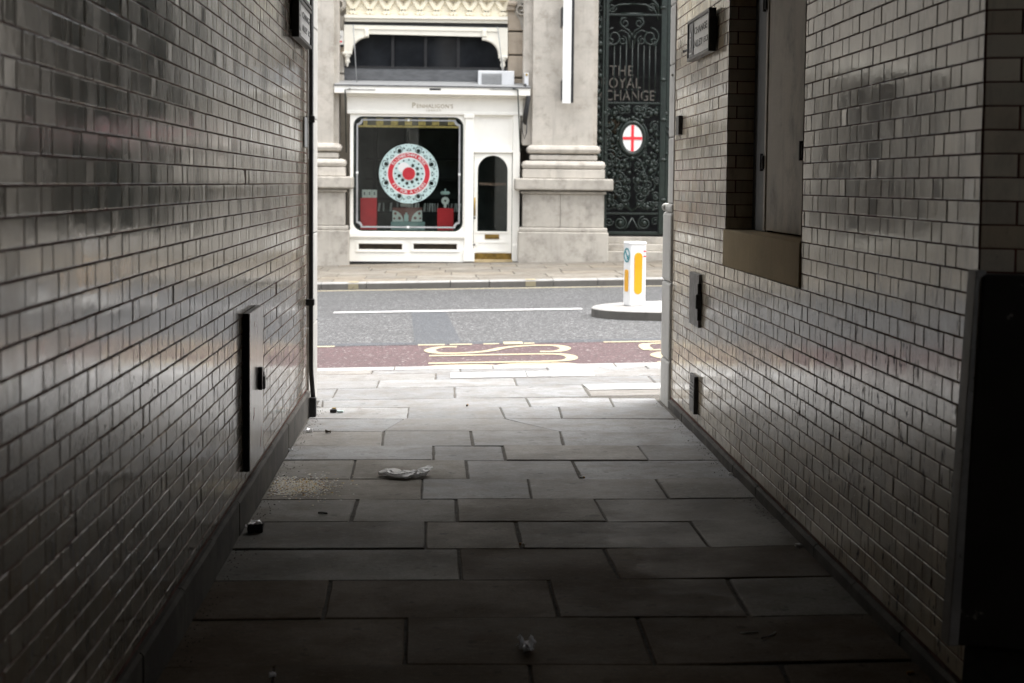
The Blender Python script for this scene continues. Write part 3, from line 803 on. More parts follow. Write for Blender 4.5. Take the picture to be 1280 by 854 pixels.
facing(curve_mesh([rrect(-.058, zb0, .058, zb1, .055)], .008), 0, 0, mb, lambda x, y, z: brot(x, -hw-.004-z, y))
mb.build('front_panel', 'plastic_yellow', bo)
mb = MB(); facing(curve_mesh([rrect(-.058, zb0+.03, .058, zb0+.33, .03)], .008), 0, 0, mb, lambda x, y, z: brot(-hw-.004-z, -x, y))
mb.build('side_panel', 'plastic_yellow', bo)
mb = MB(); zc = on_y(794, 319, by).z-gz(bx)
facing(curve_mesh([arc(0, zc, .10, .10, 0, 360, 24)[:-1], arc(0, zc, .078, .078, 0, 360, 24)[:-1]], .006), 0, 0, mb, lambda x, y, z: brot(-hw-.003-z, -x, y))
facing(curve_mesh([[(-.055, zc+.04), (-.035, zc+.055), (.03, zc-.015), (.055, zc+.005), (.055, zc-.06), (-.01, zc-.06), (.012, zc-.04)]], .006), 0, 0, mb, lambda x, y, z: brot(-hw-.003-z, -x, y))
mb.build('arrow_sign', 'blue', bo)
mb = MB()
for z in (zb1+.01, zb1-.06):
    mb = MB(); bshape(mb, .075, .112, -hw-.003, -hw+.001, z, z+.018, 0); mb.build('red_label', 'redpaint', bo)

# ------------------------------------------------------------------ far side: the shop and the stone front
YS = 34.55                       # shop front plane
def P(px, py, Y=YS): p = on_y(px, py, Y); return p.x, p.z
def px_x(px, Y=YS, py=230): return on_y(px, py, Y).x
def px_z(py, Y=YS, px=560): return on_y(px, py, Y).z
def bxp(mb, a, b_, Y0, Y1, mi=0, bev=0., Yr=YS):
    """box between photo-survey corners a (left, top) and b (right, bottom) of the plane Yr, levelled"""
    x0, x1 = px_x(a[0], Yr, (a[1]+b_[1])/2), px_x(b_[0], Yr, (a[1]+b_[1])/2)
    mx = (a[0]+b_[0])/2
    mb.box((x0, Y0, px_z(b_[1], Yr, mx)), (x1, Y1, px_z(a[1], Yr, mx)), mi, bev)
    return mb

XSL, XSR = px_x(437.5), px_x(649.5)
zb = px_z(327.5)
shop = thing('shop_front', ((XSL+XSR)/2, YS, zb), 'small white painted shop front with a round-headed glass door', 'shop')
# window opening
wx0, wx1 = px_x(441.6), px_x(578.8); wz0, wz1 = px_z(289.5, YS, 510), px_z(146, YS, 510)
x580, x592, x640 = px_x(580.5), px_x(592), px_x(640.5)
zf = px_z(143)                   # underside of fascia
mb = MB()
plate([rect(XSL, px_z(292), x580, zf), rrect(wx0, wz0, wx1, wz1, .20)], YS, YS+.10, mb)
mb.build('window_surround', 'shopwhite', shop)
mb = MB(); plate([rrect(wx0-.0, wz0-.0, wx1+.0, wz1, .20), rrect(wx0+.035, wz0+.03, wx1-.035, wz1-.03, .17)], YS+.01, YS+.07, mb)
wf = mb.build('window_frame', 'green', shop)
mb = MB(); mb.box((wx0+.02, YS+.05, wz0+.02), (wx1-.02, YS+.056, wz1-.02)); pane = mb.build('pane', 'glass', wf)
# silver lining with notched corners
def notched(x0, z0, x1, z1, r):
    o = []
    for (cx_, cz_, a0) in ((x1, z1, 270), (x0, z1, 360), (x0, z0, 90), (x1, z0, 180)):
        o += arc(cx_, cz_, r, r, a0, a0-90, 6)
    return o
lx0, lx1, lz0, lz1 = wx0+.062, wx1-.062, wz0+.075, wz1-.055
mb = MB(); plate([notched(lx0, lz0, lx1, lz1, .10), notched(lx0+.035, lz0+.035, lx1-.035, lz1-.035, .10)], YS+.043, YS+.047, mb)
for (x_, z_) in ((lx0+.017, px_z(217)), (lx1-.017, px_z(218)), ((lx0+lx1)/2, lz1-.015), ((lx0+lx1)/2, lz0+.017)):
    mb.box((x_-.025, YS+.040, z_-.025), (x_+.025, YS+.042, z_+.025), 1)
mb.build('lining', ['silver', 'paper'], wf)
# gold and brown valance printed along the top of the glass
mb = MB()
bxp(mb, (447, 157), (575, 159.5), YS+.058, YS+.062)
for i, (a, b_) in enumerate(((454, 459), (470, 479), (488.5, 497.5), (506, 515), (523, 532), (540, 549), (560, 570))): bxp(mb, (a, 147.5), (b_, 156.5), YS+.058, YS+.062)
for (a, b_) in ((459, 470), (479, 488.5), (497.5, 506), (515, 523), (532, 540), (549, 560)): bxp(mb, (a, 148.5), (b_, 156.5), YS+.059, YS+.061, 1)
mb.build('valance', ['gold', 'brown'], wf)
# posts and mouldings
mb = MB()
mb.box((x580+.002, YS-.05, zb+.02), (x592-.002, YS+.1, zf), 0, .01); bxp(mb, (580, 143), (593, 148), YS-.075, YS+.05, 0, .01); bxp(mb, (579, 312), (593, 327), YS-.075, YS+.05, 0, .008)
mb.build('pilaster', 'shopwhite', shop)
mb = MB(); mb.box((x640+.002, YS-.03, zb+.02), (XSR, YS+.1, zf), 0, .01); bxp(mb, (640.5, 306), (650, 327), YS-.05, YS+.05, 0, .008)
mb.build('pilaster', 'shopwhite', shop)
mb = MB()
bxp(mb, (434, 117.5), (656, 143), YS-.02, YS+.1, 0, .006)
bxp(mb, (433, 117), (657, 122), YS-.10, YS-.021, 0, .02); bxp(mb, (434, 139.5), (656, 143.5), YS-.05, YS-.021, 0, .012)
fa = mb.build('fascia', 'shopwhite', shop)
tx, tz = P(542, 133.2)
mb = facing(text_mesh("ENHALIGON'S", .118, .006, 'LEFT', 1.12), YS-.024, 0, None, lambda x, y, z: (tx-.365+x*.95, YS-.024-z, tz+y))
facing(text_mesh("P", .165, .006, 'LEFT'), 0, 0, mb, lambda x, y, z: (tx-.468+x, YS-.024-z, tz+.012+y))
mb.build('lettering', 'letter', fa)
tx2, tz2 = P(542, 139)
mb = facing(text_mesh("LONDON", .055, .006, 'CENTER', 1.5), YS-.024, 0, None, lambda x, y, z: (tx2+x, YS-.052-z, tz2+.01+y)); mb.build('lettering', 'letter', fa)
# stall riser with two vents
v1 = (P(448.5, 304.8), P(502.5, 312)); v2 = (P(517, 304.8), P(571, 312))
def vrect(v, g=0): return rect(v[0][0]-g, v[1][1]-g, v[1][0]+g, v[0][1]+g)
mb = MB(); plate([rect(XSL-.02, zb, x580, px_z(292)), vrect(v1), vrect(v2)], YS-.03, YS+.1, mb)
bxp(mb, (436, 291), (581, 297.5), YS-.08, YS-.03, 0, .02); bxp(mb, (436, 297.5), (581, 299), YS-.055, YS-.03, 0, .01)
for v in (v1, v2): plate([vrect(v, .055), vrect(v, .012)], YS-.05, YS-.031, mb)
sr = mb.build('stall_riser', 'shopwhite', shop)
for v in (v1, v2):
    mb = MB(); mb.box((v[0][0], YS+.05, v[1][1]), (v[1][0], YS+.06, v[0][1]), 0)
    for i in range(4):
        z = v[1][1]+(v[0][1]-v[1][1])*(i+.5)/4; mb.box((v[0][0], YS+.0, z-.006), (v[1][0], YS+.02, z+.006), 0)
    mb.build('vent', 'darkbrown', sr)
mb = MB(); mb.box((XSL-.03, YS-.045, zb-.2), (XSR, YS+.2, zb-.002)); mb.build('base_plinth', 'black', shop)
# transom panel over the door
dx0, dx1 = x592, x640; dzt = px_z(189.5)
mb = MB(); plate([rect(dx0, dzt, dx1, zf), rect(dx0+.10, dzt+.12, dx1-.07, zf-.06)], YS+.02, YS+.1, mb); mb.box((dx0+.05, YS+.045, dzt+.08), (dx1-.05, YS+.1, zf-.03))
mb.box((dx0, YS-.02, dzt-.02), (dx1, YS+.02, dzt+.03), 0, .01)
mb.build('door_head', 'shopwhite', shop)
# door
zd0 = px_z(326.5, YS, 615)
gx0, gx1 = px_x(597), px_x(634.5); gz0, gz1 = px_z(289.3, YS, 615), px_z(194.5, YS, 615); rr = (gx1-gx0)/2
gl_out = [(gx0, gz0), (gx1, gz0)]+arc((gx0+gx1)/2, gz1-rr, rr, rr, 0, 180, 20)
mb = MB(); plate([rect(dx0+.01, zd0, dx1-.01, dzt-.022), gl_out], YS+.03, YS+.085, mb)
cgx = (gx0+gx1)/2
def grow(g): return [(gx0-g, gz0-g), (gx1+g, gz0-g)]+arc(cgx, gz1-rr, rr+g, rr+g, 0, 180, 20)
plate([grow(.035), gl_out], YS+.016, YS+.029, mb)
plate([vrect((P(597, 303), P(633, 314.5)), .02), vrect((P(597, 303), P(633, 314.5)), -.015)], YS+.02, YS+.029, mb)
door = mb.build('door', 'shopwhite', shop)
mb = MB(); plate([gl_out], YS+.055, YS+.061, mb); dg = mb.build('pane', 'glass', door)
mb = MB(); plate([grow(.0), grow(-.018)], YS+.03, YS+.05, mb); mb.build('bead', 'green', door)
tz3 = px_z(230.5, YS, 615); mb = facing(text_mesh("PENHALIGON'S", .085, .003, 'CENTER', 1.1), YS+.05, 0, None, lambda x, y, z: (cgx+x*.92, YS+.05-z, tz3+y)); mb.build('lettering', 'brown', door)
mb = MB(); bxp(mb, (606, 293), (624, 299), YS+.012, YS+.029, 0, .006); bxp(mb, (608, 294.6), (622, 297.4), YS+.006, YS+.0115, 0, .003); mb.build('letterbox', 'kick', door)
mb = MB(); bxp(mb, (591.8, 316.5), (639.5, 324.5), YS+.02, YS+.0295, 0, .003); mb.build('kick_plate', 'kick', door)
hx = px_x(591.8)+.03; hz0, hz1 = px_z(270, YS, 592), px_z(247, YS, 592)
mb = MB(); mb.tube([(hx, YS-.01, hz0), (hx, YS-.01, hz1)], .017, 8)
for z in (hz0+.04, hz1-.04): mb.tube([(hx, YS-.01, z), (hx, YS+.03, z)], .012, 6)
mb.build('handle', 'brass', door)
mb = MB()
for py in (272.5, 306):
    z = px_z(py, YS, 592); mb = MB(); mb.tube([(hx, YS+.005, z), (hx, YS+.03, z)], .02, 10); mb.build('lock', 'black', door)
mb = MB(); bxp(mb, (591, 324.6), (641, 328.5), YS-.03, YS+.08, 0, .004); mb.build('threshold', 'sillstone', shop)
# awning box over the fascia
mb = MB()
def slope_box(mb, pa, pb, h, Y0, Y1, mi=0):
    (x0, z0), (x1, z1) = pa, pb
    vs = [(x, y, z) for (x, zt) in ((x0, z0), (x1, z1)) for y in (Y0, Y1) for z in (zt-h, zt)]
    mb.add(vs, [(0, 4, 5, 1), (2, 3, 7, 6), (1, 5, 7, 3), (0, 2, 6, 4), (0, 1, 3, 2), (4, 6, 7, 5)], mi)
slope_box(mb, P(419, 107), P(662, 111), .165, YS-.28, YS-.02)
slope_box(mb, P(419, 106.4), P(662, 110), .03, YS-.30, YS-.28, 1)
aw = mb.build('awning_box', ['shopwhite', 'lead'], shop)
mb = MB(); bxp(mb, (537, 111.5), (551, 113.7), YS-.29, YS-.281, 0, .003); mb.build('slot', 'black', aw)
for (a, b_, c) in ((432.5, 433.5, 191), (646.5, 649.8, 190)):
    xa, za = P(a, 112); xb_, zb_ = P(b_, c); s = 1 if a < 500 else -1
    mb = MB(); mb.tube([(xa+s*.11, YS-.31, za), (xa, YS-.31, za-.02), (xb_, YS-.16, zb_)], .014, 6); mb.build('awning_arm', 'green', aw)
for (a, b_) in ((436, 470), (612, 646)):
    xa, za = P(a, 112.4); xb_, zb_ = P(b_, 113.2); mb = MB(); mb.tube([(xa, YS-.29, za), (xb_, YS-.29, zb_)], .008, 5); mb.build('awning_rod', 'grey', aw)
# flat roof of the shop and the wall back to the upper window
mb = MB()
xa, za = P(419, 106.3); xb_, zb_ = P(662, 110)
ztp = px_z(100, YS, 540)
mb.add([(xa, YS-.28, za), (xb_, YS-.28, zb_), (xb_, YS+.45, ztp), (xa, YS+.45, ztp)], [(0, 1, 2, 3)])
mb.build('lead_roof', 'grey', shop)
# shop interior (dark box behind the glass) : back, sides, floor, ceiling
mb = MB(); D = 2.2
x0, x1, z0, z1 = XSL+.05, XSR-.05, zb+.55, zf
mb.add([(x0, YS+.11, z0), (x1, YS+.11, z0), (x1, YS+D, z0), (x0, YS+D, z0), (x0, YS+.11, z1), (x1, YS+.11, z1), (x1, YS+D, z1), (x0, YS+D, z1)],
       [(0, 1, 2, 3), (7, 6, 5, 4), (3, 2, 6, 7), (0, 3, 7, 4), (1, 5, 6, 2)])
for x in (x0+.35, x0+1.05, x1-1.2): mb.box((x, YS+1.9, z0), (x+.1, YS+2.1, z1), 1)
for z in (z0+.75, z0+1.2, z0+1.65): mb.box((x0+.2, YS+1.7, z), (x1-.9, YS+2.1, z+.05), 1)
mb.build('interior', ['interior', 'dark'], shop)

# -- displays in the window
YD = YS+.30
def PD(px, py): return P(px, py, YD)
mb = MB(); bxp(mb, (450.5, 247.5), (470.8, 291), YD, YD+.32, 0, .004, YD); ds = mb.build('display_stand', 'redpaint', loc=(px_x(460), YD, z0)); tag(ds, 'taller red display plinth carrying three white boxes in the shop window', 'display stand')
for k, (a, b_) in enumerate(((452.5, 458.6), (459, 464.6), (465, 471))):
    mb = MB(); bxp(mb, (a, 237.2+k*.1), (b_, 247.3), YD+.03, YD+.13, 0, .004, YD); t = mb.build('perfume_box', 'paper', loc=(px_x((a+b_)/2), YD, px_z(247.3, YD)))
    mb = MB(); bxp(mb, ((a+b_)/2-1, 240), ((a+b_)/2+1, 244), YD+.025, YD+.0285, 0, 0, YD); mb.build('box_label', 'grey', t)
    tag(t, ['white perfume box at the lining end of the taller red plinth', 'white perfume box between two others on the taller red plinth', 'white perfume box at the decal end of the taller red plinth'][k], 'box', 'white boxes on the red plinth')
mb = MB(); bxp(mb, (546.5, 260.5), (567, 291), YD, YD+.32, 0, .012, YD); tag(mb.build('display_stand', 'redpaint', loc=(px_x(556), YD, z0)), 'shorter red display plinth carrying a white ring in the shop window', 'display stand')
cx_, cz_ = PD(556.5, 251.2)
rb = thing('ring_bottle', (cx_, YD+.1, cz_-.16), 'white ring-shaped bottle with a bow on the shorter red plinth', 'bottle')
mb = MB(); plate([arc(cx_, cz_, .085, .085, 0, 360, 24)[:-1], arc(cx_, cz_, .024, .024, 0, 360, 12)[:-1]], YD+.05, YD+.12, mb); mb.box((cx_-.03, YD+.05, cz_-.145), (cx_+.03, YD+.12, cz_-.085)); mb.build('ring', 'paper', rb)
cx_, cz_ = PD(556.5, 241.4)
mb = MB()
for s in (-1, 1): mb.ball((cx_+s*.05, YD+.08, cz_), .055, 0, 2, (1, .6, .75))
mb.ball((cx_, YD+.08, cz_), .045, 0, 2); mb.tube([(cx_, YD+.08, cz_+.02), (cx_, YD+.08, cz_+.09)], .014, 6); mb.build('bow', 'teal', rb)
# central display
mb = MB(); bxp(mb, (488.5, 277.5), (531, 291), YD, YD+.35, 0, .005, YD); tag(mb.build('display_plinth', 'tealbox', loc=(px_x(510), YD, z0)), 'low pale teal plinth in the middle of the shop window', 'plinth')
pn = thing('gift_display', (*PD(509, 277)[:1], YD+.06, PD(509, 277)[1]), 'red backed gift panel with white rosettes on the teal plinth', 'panel')
mb = MB(); bxp(mb, (490.5, 259.5), (527.5, 277.2), YD+.10, YD+.13, 0, .0, YD); mb.build('backing', 'rosewood', pn)
for (c0, s) in ((490.5, 1), (527.5, -1)):
    xa, za = PD(c0, 277.2); w = abs(px_x(508, YD)-px_x(490.5, YD)); h = abs(px_z(263, YD)-px_z(277.2, YD))
    poly = [(xa, za)]+[(xa+s*w*cos(R(t*90/10))*.78, za+h*sin(R(t*90/10))) for t in range(11)]
    holes = [arc(xa+s*w*.2, za+h*.72, .032, .032, 0, 360, 8)[:-1], arc(xa+s*w*.5, za+h*.3, .034, .034, 0, 360, 8)[:-1], arc(xa+s*w*.13, za+h*.28, .024, .024, 0, 360, 8)[:-1]]
    mb = MB(); plate([poly]+holes, YD+.07, YD+.09, mb); mb.build('rosette', 'paper', pn)
mb = MB(); bxp(mb, (505, 268.5), (510.5, 277), YD+.02, YD+.06, 0, .006, YD); bxp(mb, (506.6, 266), (509, 268.4), YD+.03, YD+.05, 0, .003, YD)
tag(mb.build('perfume_bottle', 'teal', loc=(*PD(508, 277)[:1], YD+.04, PD(508, 277)[1])), 'small pale bottle standing in front of the red gift panel', 'bottle')
# pleated paper strip across the window
mb = MB(); rg = random.Random(3); x = px_x(446, YD+.4); xe = px_x(577, YD+.4); zt, zl = px_z(254.5, YD+.4), px_z(265, YD+.4)
while x < xe:
    w = rg.uniform(.012, .045); l = rg.uniform(-.02, .03)
    if rg.random() < .62:
        mb.add([(x, YD+.4, zl), (x+w, YD+.42, zl), (x+w+l, YD+.42, zt+rg.uniform(-.03, .02)), (x+l, YD+.4, zt), (x, YD+.41, zl), (x+w, YD+.43, zl), (x+w+l, YD+.43, zt), (x+l, YD+.41, zt)], [(0, 1, 2, 3), (7, 6, 5, 4), (0, 4, 5, 1), (2, 6, 7, 3), (0, 3, 7, 4), (1, 5, 6, 2)])
    x += w+rg.uniform(.004, .05)
xe_ = px_x(446, YD+.4); mb.box((xe_, YD+.405, zl-.03), (xe, YD+.425, zl), 1)
tag(mb.build('paper_frill', ['offwhite', 'dark'], loc=((xe_+xe)/2, YD+.4, zl)), 'row of white paper strips across the back of the shop window', 'paper frill')
mb = MB(); rg = random.Random(5)
bxp(mb, (500, 241), (513, 259), YD+.2, YD+.24, 0, .02, YD)
for i in range(7): cx_, cz_ = PD(501+i*1.8, 243+rg.random()*12); mb.ball((cx_, YD+.18, cz_), rg.uniform(.03, .05), 0, 2)
tag(mb.build('paper_flower', 'paper', loc=(*PD(506, 259)[:1], YD+.2, PD(506, 259)[1])), 'bunched white paper decoration below the round window decal', 'decoration')

# -- round decal stuck on the inside of the glass
cx_, cz_ = P(511, 217.2, YS); rz_ = (px_z(180, YS)-px_z(254.5, YS))/2
YB = YS+.038
dec = thing('window_decal', (cx_, YB, cz_-rz_), 'large round teal and red lettered decal on the shop window glass', 'decal')
def circ(r, n=48, x=cx_, z=cz_): return arc(x, z, r, r, 0, 360, n)[:-1]
holes = []
r_ = rz_
n = 8
for k in range(n):
    a = 2*pi*(k+.5)/n; rm = r_*.83
    holes.append(arc(cx_+rm*cos(a), cz_+rm*sin(a), r_*.07, r_*.07, 0, 360, 10)[:-1])
    for dl, rr2, sz in ((.2, .87, .05), (-.2, .87, .05), (.31, .79, .03), (-.31, .79, .03), (.30, .94, .025), (-.30, .94, .025), (.09, .945, .022), (-.09, .945, .022)):
        b2 = a+dl; c0 = Vector((cx_+r_*rr2*cos(b2), cz_+r_*rr2*sin(b2)))
        holes.append([(c0.x+r_*sz*q*cos(b2+ph), c0.y+r_*sz*q*sin(b2+ph)) for ph, q in ((0, 1.2), (2.2, 1), (4.0, 1))])
mb = MB(); plate([circ(r_), circ(r_*.735)]+holes, YB, YB+.003, mb)
for k in range(8):
    a = 2*pi*(k+.5)/8; x_, z_ = cx_+r_*.855*cos(a), cz_+r_*.855*sin(a)
    plate([circ(r_*.118, 20, x_, z_), circ(r_*.098, 20, x_, z_)], YB-.003, YB-.001, mb, 1)
    a += pi/8; x_, z_ = cx_+r_*.80*cos(a), cz_+r_*.80*sin(a)
    plate([circ(r_*.052, 12, x_, z_), circ(r_*.036, 12, x_, z_)], YB-.003, YB-.001, mb, 1)
mb.build('outer_ring', ['decal_pale', 'green'], dec)
mb = MB(); plate([circ(r_*.735), circ(r_*.705)], YB, YB+.003, mb); plate([circ(r_*.545), circ(r_*.52)], YB, YB+.003, mb); mb.build('ring_edge', 'decal_white', dec)
mb = MB(); plate([circ(r_*.705), circ(r_*.545)], YB, YB+.003, mb); band = mb.build('red_band', 'decal_red', dec)
mb = MB()
def ring_text(txt, a0, a1, up):
    for i, ch in enumerate(txt):
        if ch == ' ': continue
        a = R(a0+(a1-a0)*i/(len(txt)-1)); vs, fs = text_mesh(ch, r_*.155, .002)
        th = a-pi/2 if up else a+pi/2; px_, pz_ = cx_+r_*.625*cos(a), cz_+r_*.625*sin(a)
        mb.add([(px_+x*cos(th)-y*sin(th), YB-.003-z, pz_+x*sin(th)+y*cos(th)) for x, y, z in vs], fs)
ring_text('ELIZABETHAN ROSE', 148, 32, True); mb.build('lettering', 'decal_white', band); mb = MB(); ring_text('FIT FOR A QUEEN', 215, 325, False)
mb.build('lettering', 'decal_white', band)
hs = []
for k in range(16):
    a = 2*pi*k/16; hs.append(arc(cx_+r_*.46*cos(a), cz_+r_*.46*sin(a), r_*.036, r_*.03, 0, 360, 6)[:-1])
for k in range(8):
    a = R(64-k*33); q = r_*(.33 if k % 2 else .30)
    hs.append([(cx_+q*cos(a)+r_*.078*rr3*cos(t), cz_+q*sin(a)+r_*.078*rr3*sin(t)) for t, rr3 in [(2*pi*j/10, 1 if j % 2 else .6) for j in range(10)]])
mb = MB(); plate([circ(r_*.52)]+hs, YB, YB+.003, mb); mb.build('centre_disc', 'decal_pale', dec)
mb = MB(); plate([arc(cx_-r_*.17, cz_+r_*.20, r_*.20, r_*.18, 0, 360, 12)[:-1]], YB-.004, YB-.002, mb); mb.build('white_flower', 'decal_white', dec)  # white flower printed in the upper left of the centre
mb = MB(); plate([circ(r_*.215), circ(r_*.16)], YB-.012, YB-.006, mb, 0); plate([circ(r_*.16)], YB-.008, YB-.004, mb, 0); plate([circ(r_*.12), circ(r_*.10)], YB-.016, YB-.008, mb, 0); mb.build('seal', 'decal_red', dec)
mb = MB(); plate([circ(r_*.235), circ(r_*.216)], YB-.006, YB-.003, mb); mb.build('seal_edge', 'decal_white', dec)

# ------------------------------------------------------------------ stone front of the exchange building
YF = 34.35                     # face of the pilaster shafts
YW = YS+.02
ex = thing('exchange_building', (.3, YW, 0), 'pale stone classical building with pilasters behind the shop', 'building')
YU = YS+.45                    # upper window wall
def piers(pxc):
    return pxc
PHW = 38.0
pier_levels = [  # (py top, py bottom, half width px, projection)
 (182, 192.6, 46, .12), (194, 200.5, 42, .07), (201.5, 212, 52, .17), (212, 223, 51, .16), (223.5, 238, 61, .32),
 (239, 243, 53, .22), (243, 284, 50.5, .17), (284.5, 290, 54.5, .23), (290, 329, 56, .26)]
def make_pier():
    root = thing('stone_pier', (px_x(704, YF), YF, -.1), 'stone pier with stepped base beside the iron gate, carrying the white banner', 'pier')
    mb = MB(); cxp = 704
    x0, x1 = px_x(cxp-PHW, YF, 100), px_x(cxp+PHW, YF, 100)
    zt = 9.5; zs = px_z(182, YF, 704)
    cur = zs
    for h in (1.03, 1.05, 1.02, 1.04, 1.03):
        mb.box((x0, YF, cur+.0007), (x1, YW+.6, cur+h-.0007), 0, .003); cur += h
    # strip set back on either side
    mb.box((x0-.20, YF+.14, px_z(182, YF, 704)), (x0+.02, YW+.55, cur), 0, .006); mb.box((x1-.02, YF+.14, px_z(182, YF, 704)), (x1+.10, YW+.55, cur), 0, .006)
    mb.build('shaft', 'portland', root)
    mb = MB()
    for i, (a, b_, hwp, pr) in enumerate(pier_levels[:4]):
        xa, xb_ = px_x(cxp-hwp, YF), px_x(cxp+hwp, YF); mb.box((xa, YF-pr, px_z(b_, YF, 704)), (xb_, YW+.5, px_z(a, YF, 704)), 0, [.085, .02, .085, .012][i])
    mb.build('base_moulding', 'portland', root)
    mb = MB()
    for i, (a, b_, hwp, pr) in enumerate(pier_levels[4:]):
        xa, xb_ = px_x(cxp-hwp, YF), px_x(cxp+hwp, YF)
        zt_, zb_ = px_z(a, YF, 704), px_z(b_, YF, 704)
        if i == 4: zb_ = -.3
        if i in (2, 4):
            xm = px_x(cxp-4 if i == 2 else cxp+90, YF)
            if i == 2: mb.box((xa, YF-pr, zb_), (xm-.003, YW+.5, zt_), 0, .01); mb.box((xm+.003, YF-pr, zb_), (xb_, YW+.5, zt_), 0, .01)
            else: mb.box((xa, YF-pr, zb_), (xb_, YW+.5, zt_), 0, .02)
        else: mb.box((xa, YF-pr, zb_), (xb_, YW+.5, zt_), 0, [.03, .04, 0, .025, 0][i])
    mb.build('pedestal', 'pedestal', root)
    return root
pier = make_pier()
def copy_tree(o, parent=None):
    c = o.copy(); COL.objects.link(c)
    if parent: c.parent = parent
    for ch in o.children: copy_tree(ch, c)
    return c
pier['group'] = 'stone piers of the exchange building'
dxp = px_x(704, YF)-px_x(380, YF)
for k, lab in ((-1, 'stone pier partly hidden by the passage jamb, on the window side of the shop'), (1, 'stone pier beyond the iron gate, hidden behind the chipped brick wall'), (-2, 'stone pier outside the view beyond the bay left of the shop')):
    c = copy_tree(pier); c.location.x += dxp*k; c['label'] = lab

# wall of the building: side bays, upper window bay
mb = MB()
xL, xRr = px_x(380, YF), px_x(704, YF)
# bays beside the shop (mostly seen as reflections)
mb.box((-16, YW+.3, -.3), (xL-.2, YW+.9, 9.5)); mb.box((xRr+3*dxp*.93, YW+.3, -.3), (18, YW+.9, 9.5))
mb.box((xL+.02, YU+.02, 3.95), (px_x(432, YU), YU+.5, 9.5)); mb.box((px_x(634.5, YU, 60), YU+.02, 3.7), (xRr-.3, YU+.5, 9.5))
mb.box((-16, YF-.25, 9.5), (18, YW+2.0, 10.6), 0, .05); mb.box((-16, YF, 10.6), (18, YW+2, 20))
mb.box((xL, YW+2.3, -.3), (xRr, YW+2.6, 9.5))
mb.box((xRr+.9, YW+.2, 6.9), (xRr+dxp-.5, YW+.9, 9.5))
mb.build('walling', 'portland', ex)
for (x_, w_) in ((xL-dxp/2, 1.5), (xL-dxp*1.55, 1.4)):
    mb = MB(); mb.box((x_-w_/1.2, YW+.26, .6), (x_+w_/1.2, YW+.295, 4.2)); w = mb.build('window', 'darkglass', ex)
    mb = MB(); plate([rect(x_-w_/1.2-.2, .4, x_+w_/1.2+.2, 4.4), rect(x_-w_/1.2, .6, x_+w_/1.2, 4.2)], YW+.1, YW+.29, mb); mb.build('window_frame', 'cream', w)
# rusticated warm stone strip on the far side of the upper window
mb = MB()
for (a, b_) in ((14, 39), (41, 68.5), (70.5, 97), (99, 108)): bxp(mb, (634.5, a), (657, b_), YU-.12, YU+.019, 0, .02, YU)
bxp(mb, (633, 8.8), (644, 14.2), YU-.22, YU+.019, 0, .02, YU); bxp(mb, (634, 3), (646, 9), YU-.3, YU+.019, 0, .05, YU)
bxp(mb, (634.5, 108.1), (657, 112), YU-.12, YU+.019, 0, .02, YU)
mb.build('quoin', ['brownstone', 'pedestal'], ex); mb = MB()
for (a, b_) in ((66, 92), (93.5, 106)): bxp(mb, (418, a), (430.5, b_), YU-.12, YU+.019, 1, .02, YU)
bxp(mb, (418, 59), (430.5, 66), YU-.1, YU+.019, 0, .01, YU); bxp(mb, (418, 20), (430.5, 58.9), YU-.08, YU+.019, 1, .02, YU)
mb.build('quoin', ['brownstone', 'pedestal'], ex)
# scroll consoles
def spiral(cx, cz, r0, r1, a0, turns, n=26): return [(cx+(r0+(r1-r0)*i/n)*cos(a0+turns*2*pi*i/n), cz+(r0+(r1-r0)*i/n)*sin(a0+turns*2*pi*i/n)) for i in range(n+1)]
def console(pxc, pyc, pxe, pye, s):
    mb = MB(); cx_, cz_ = P(pxc, pyc, YU); ex_, ez_ = P(pxe, pye, YU)
    sp = spiral(cx_, cz_, .155, .03, pi/2*(1), -s*1.6)
    mb.tube([(x, YU-.16, z) for x, z in sp], .032, 6); mb.tube([(x, YU-.22, z) for x, z in sp], .02, 6)
    poly = arc(cx_, cz_, .16, .16, 0, 360, 20)[:-1]; plate([poly], YU-.15, YU+.0, mb)
    a = [(cx_+s*.15, cz_), (cx_+s*.13, cz_-.2), (ex_+s*.09, ez_+.15), (ex_+s*.06, ez_), (ex_-s*.06, ez_), (ex_-s*.10, ez_+.2), (cx_-s*.13, cz_-.1)]
    if s < 0: a = a[::-1]
    plate([a], YU-.14, YU, mb)
    return mb
mb = console(424, 6.5, 420, 25, -1); tag(mb.build('scroll_console', 'pedestal', ex), None)
mb = console(651, 13, 655, 38, 1); mb.build('scroll_console', 'pedestal', ex)

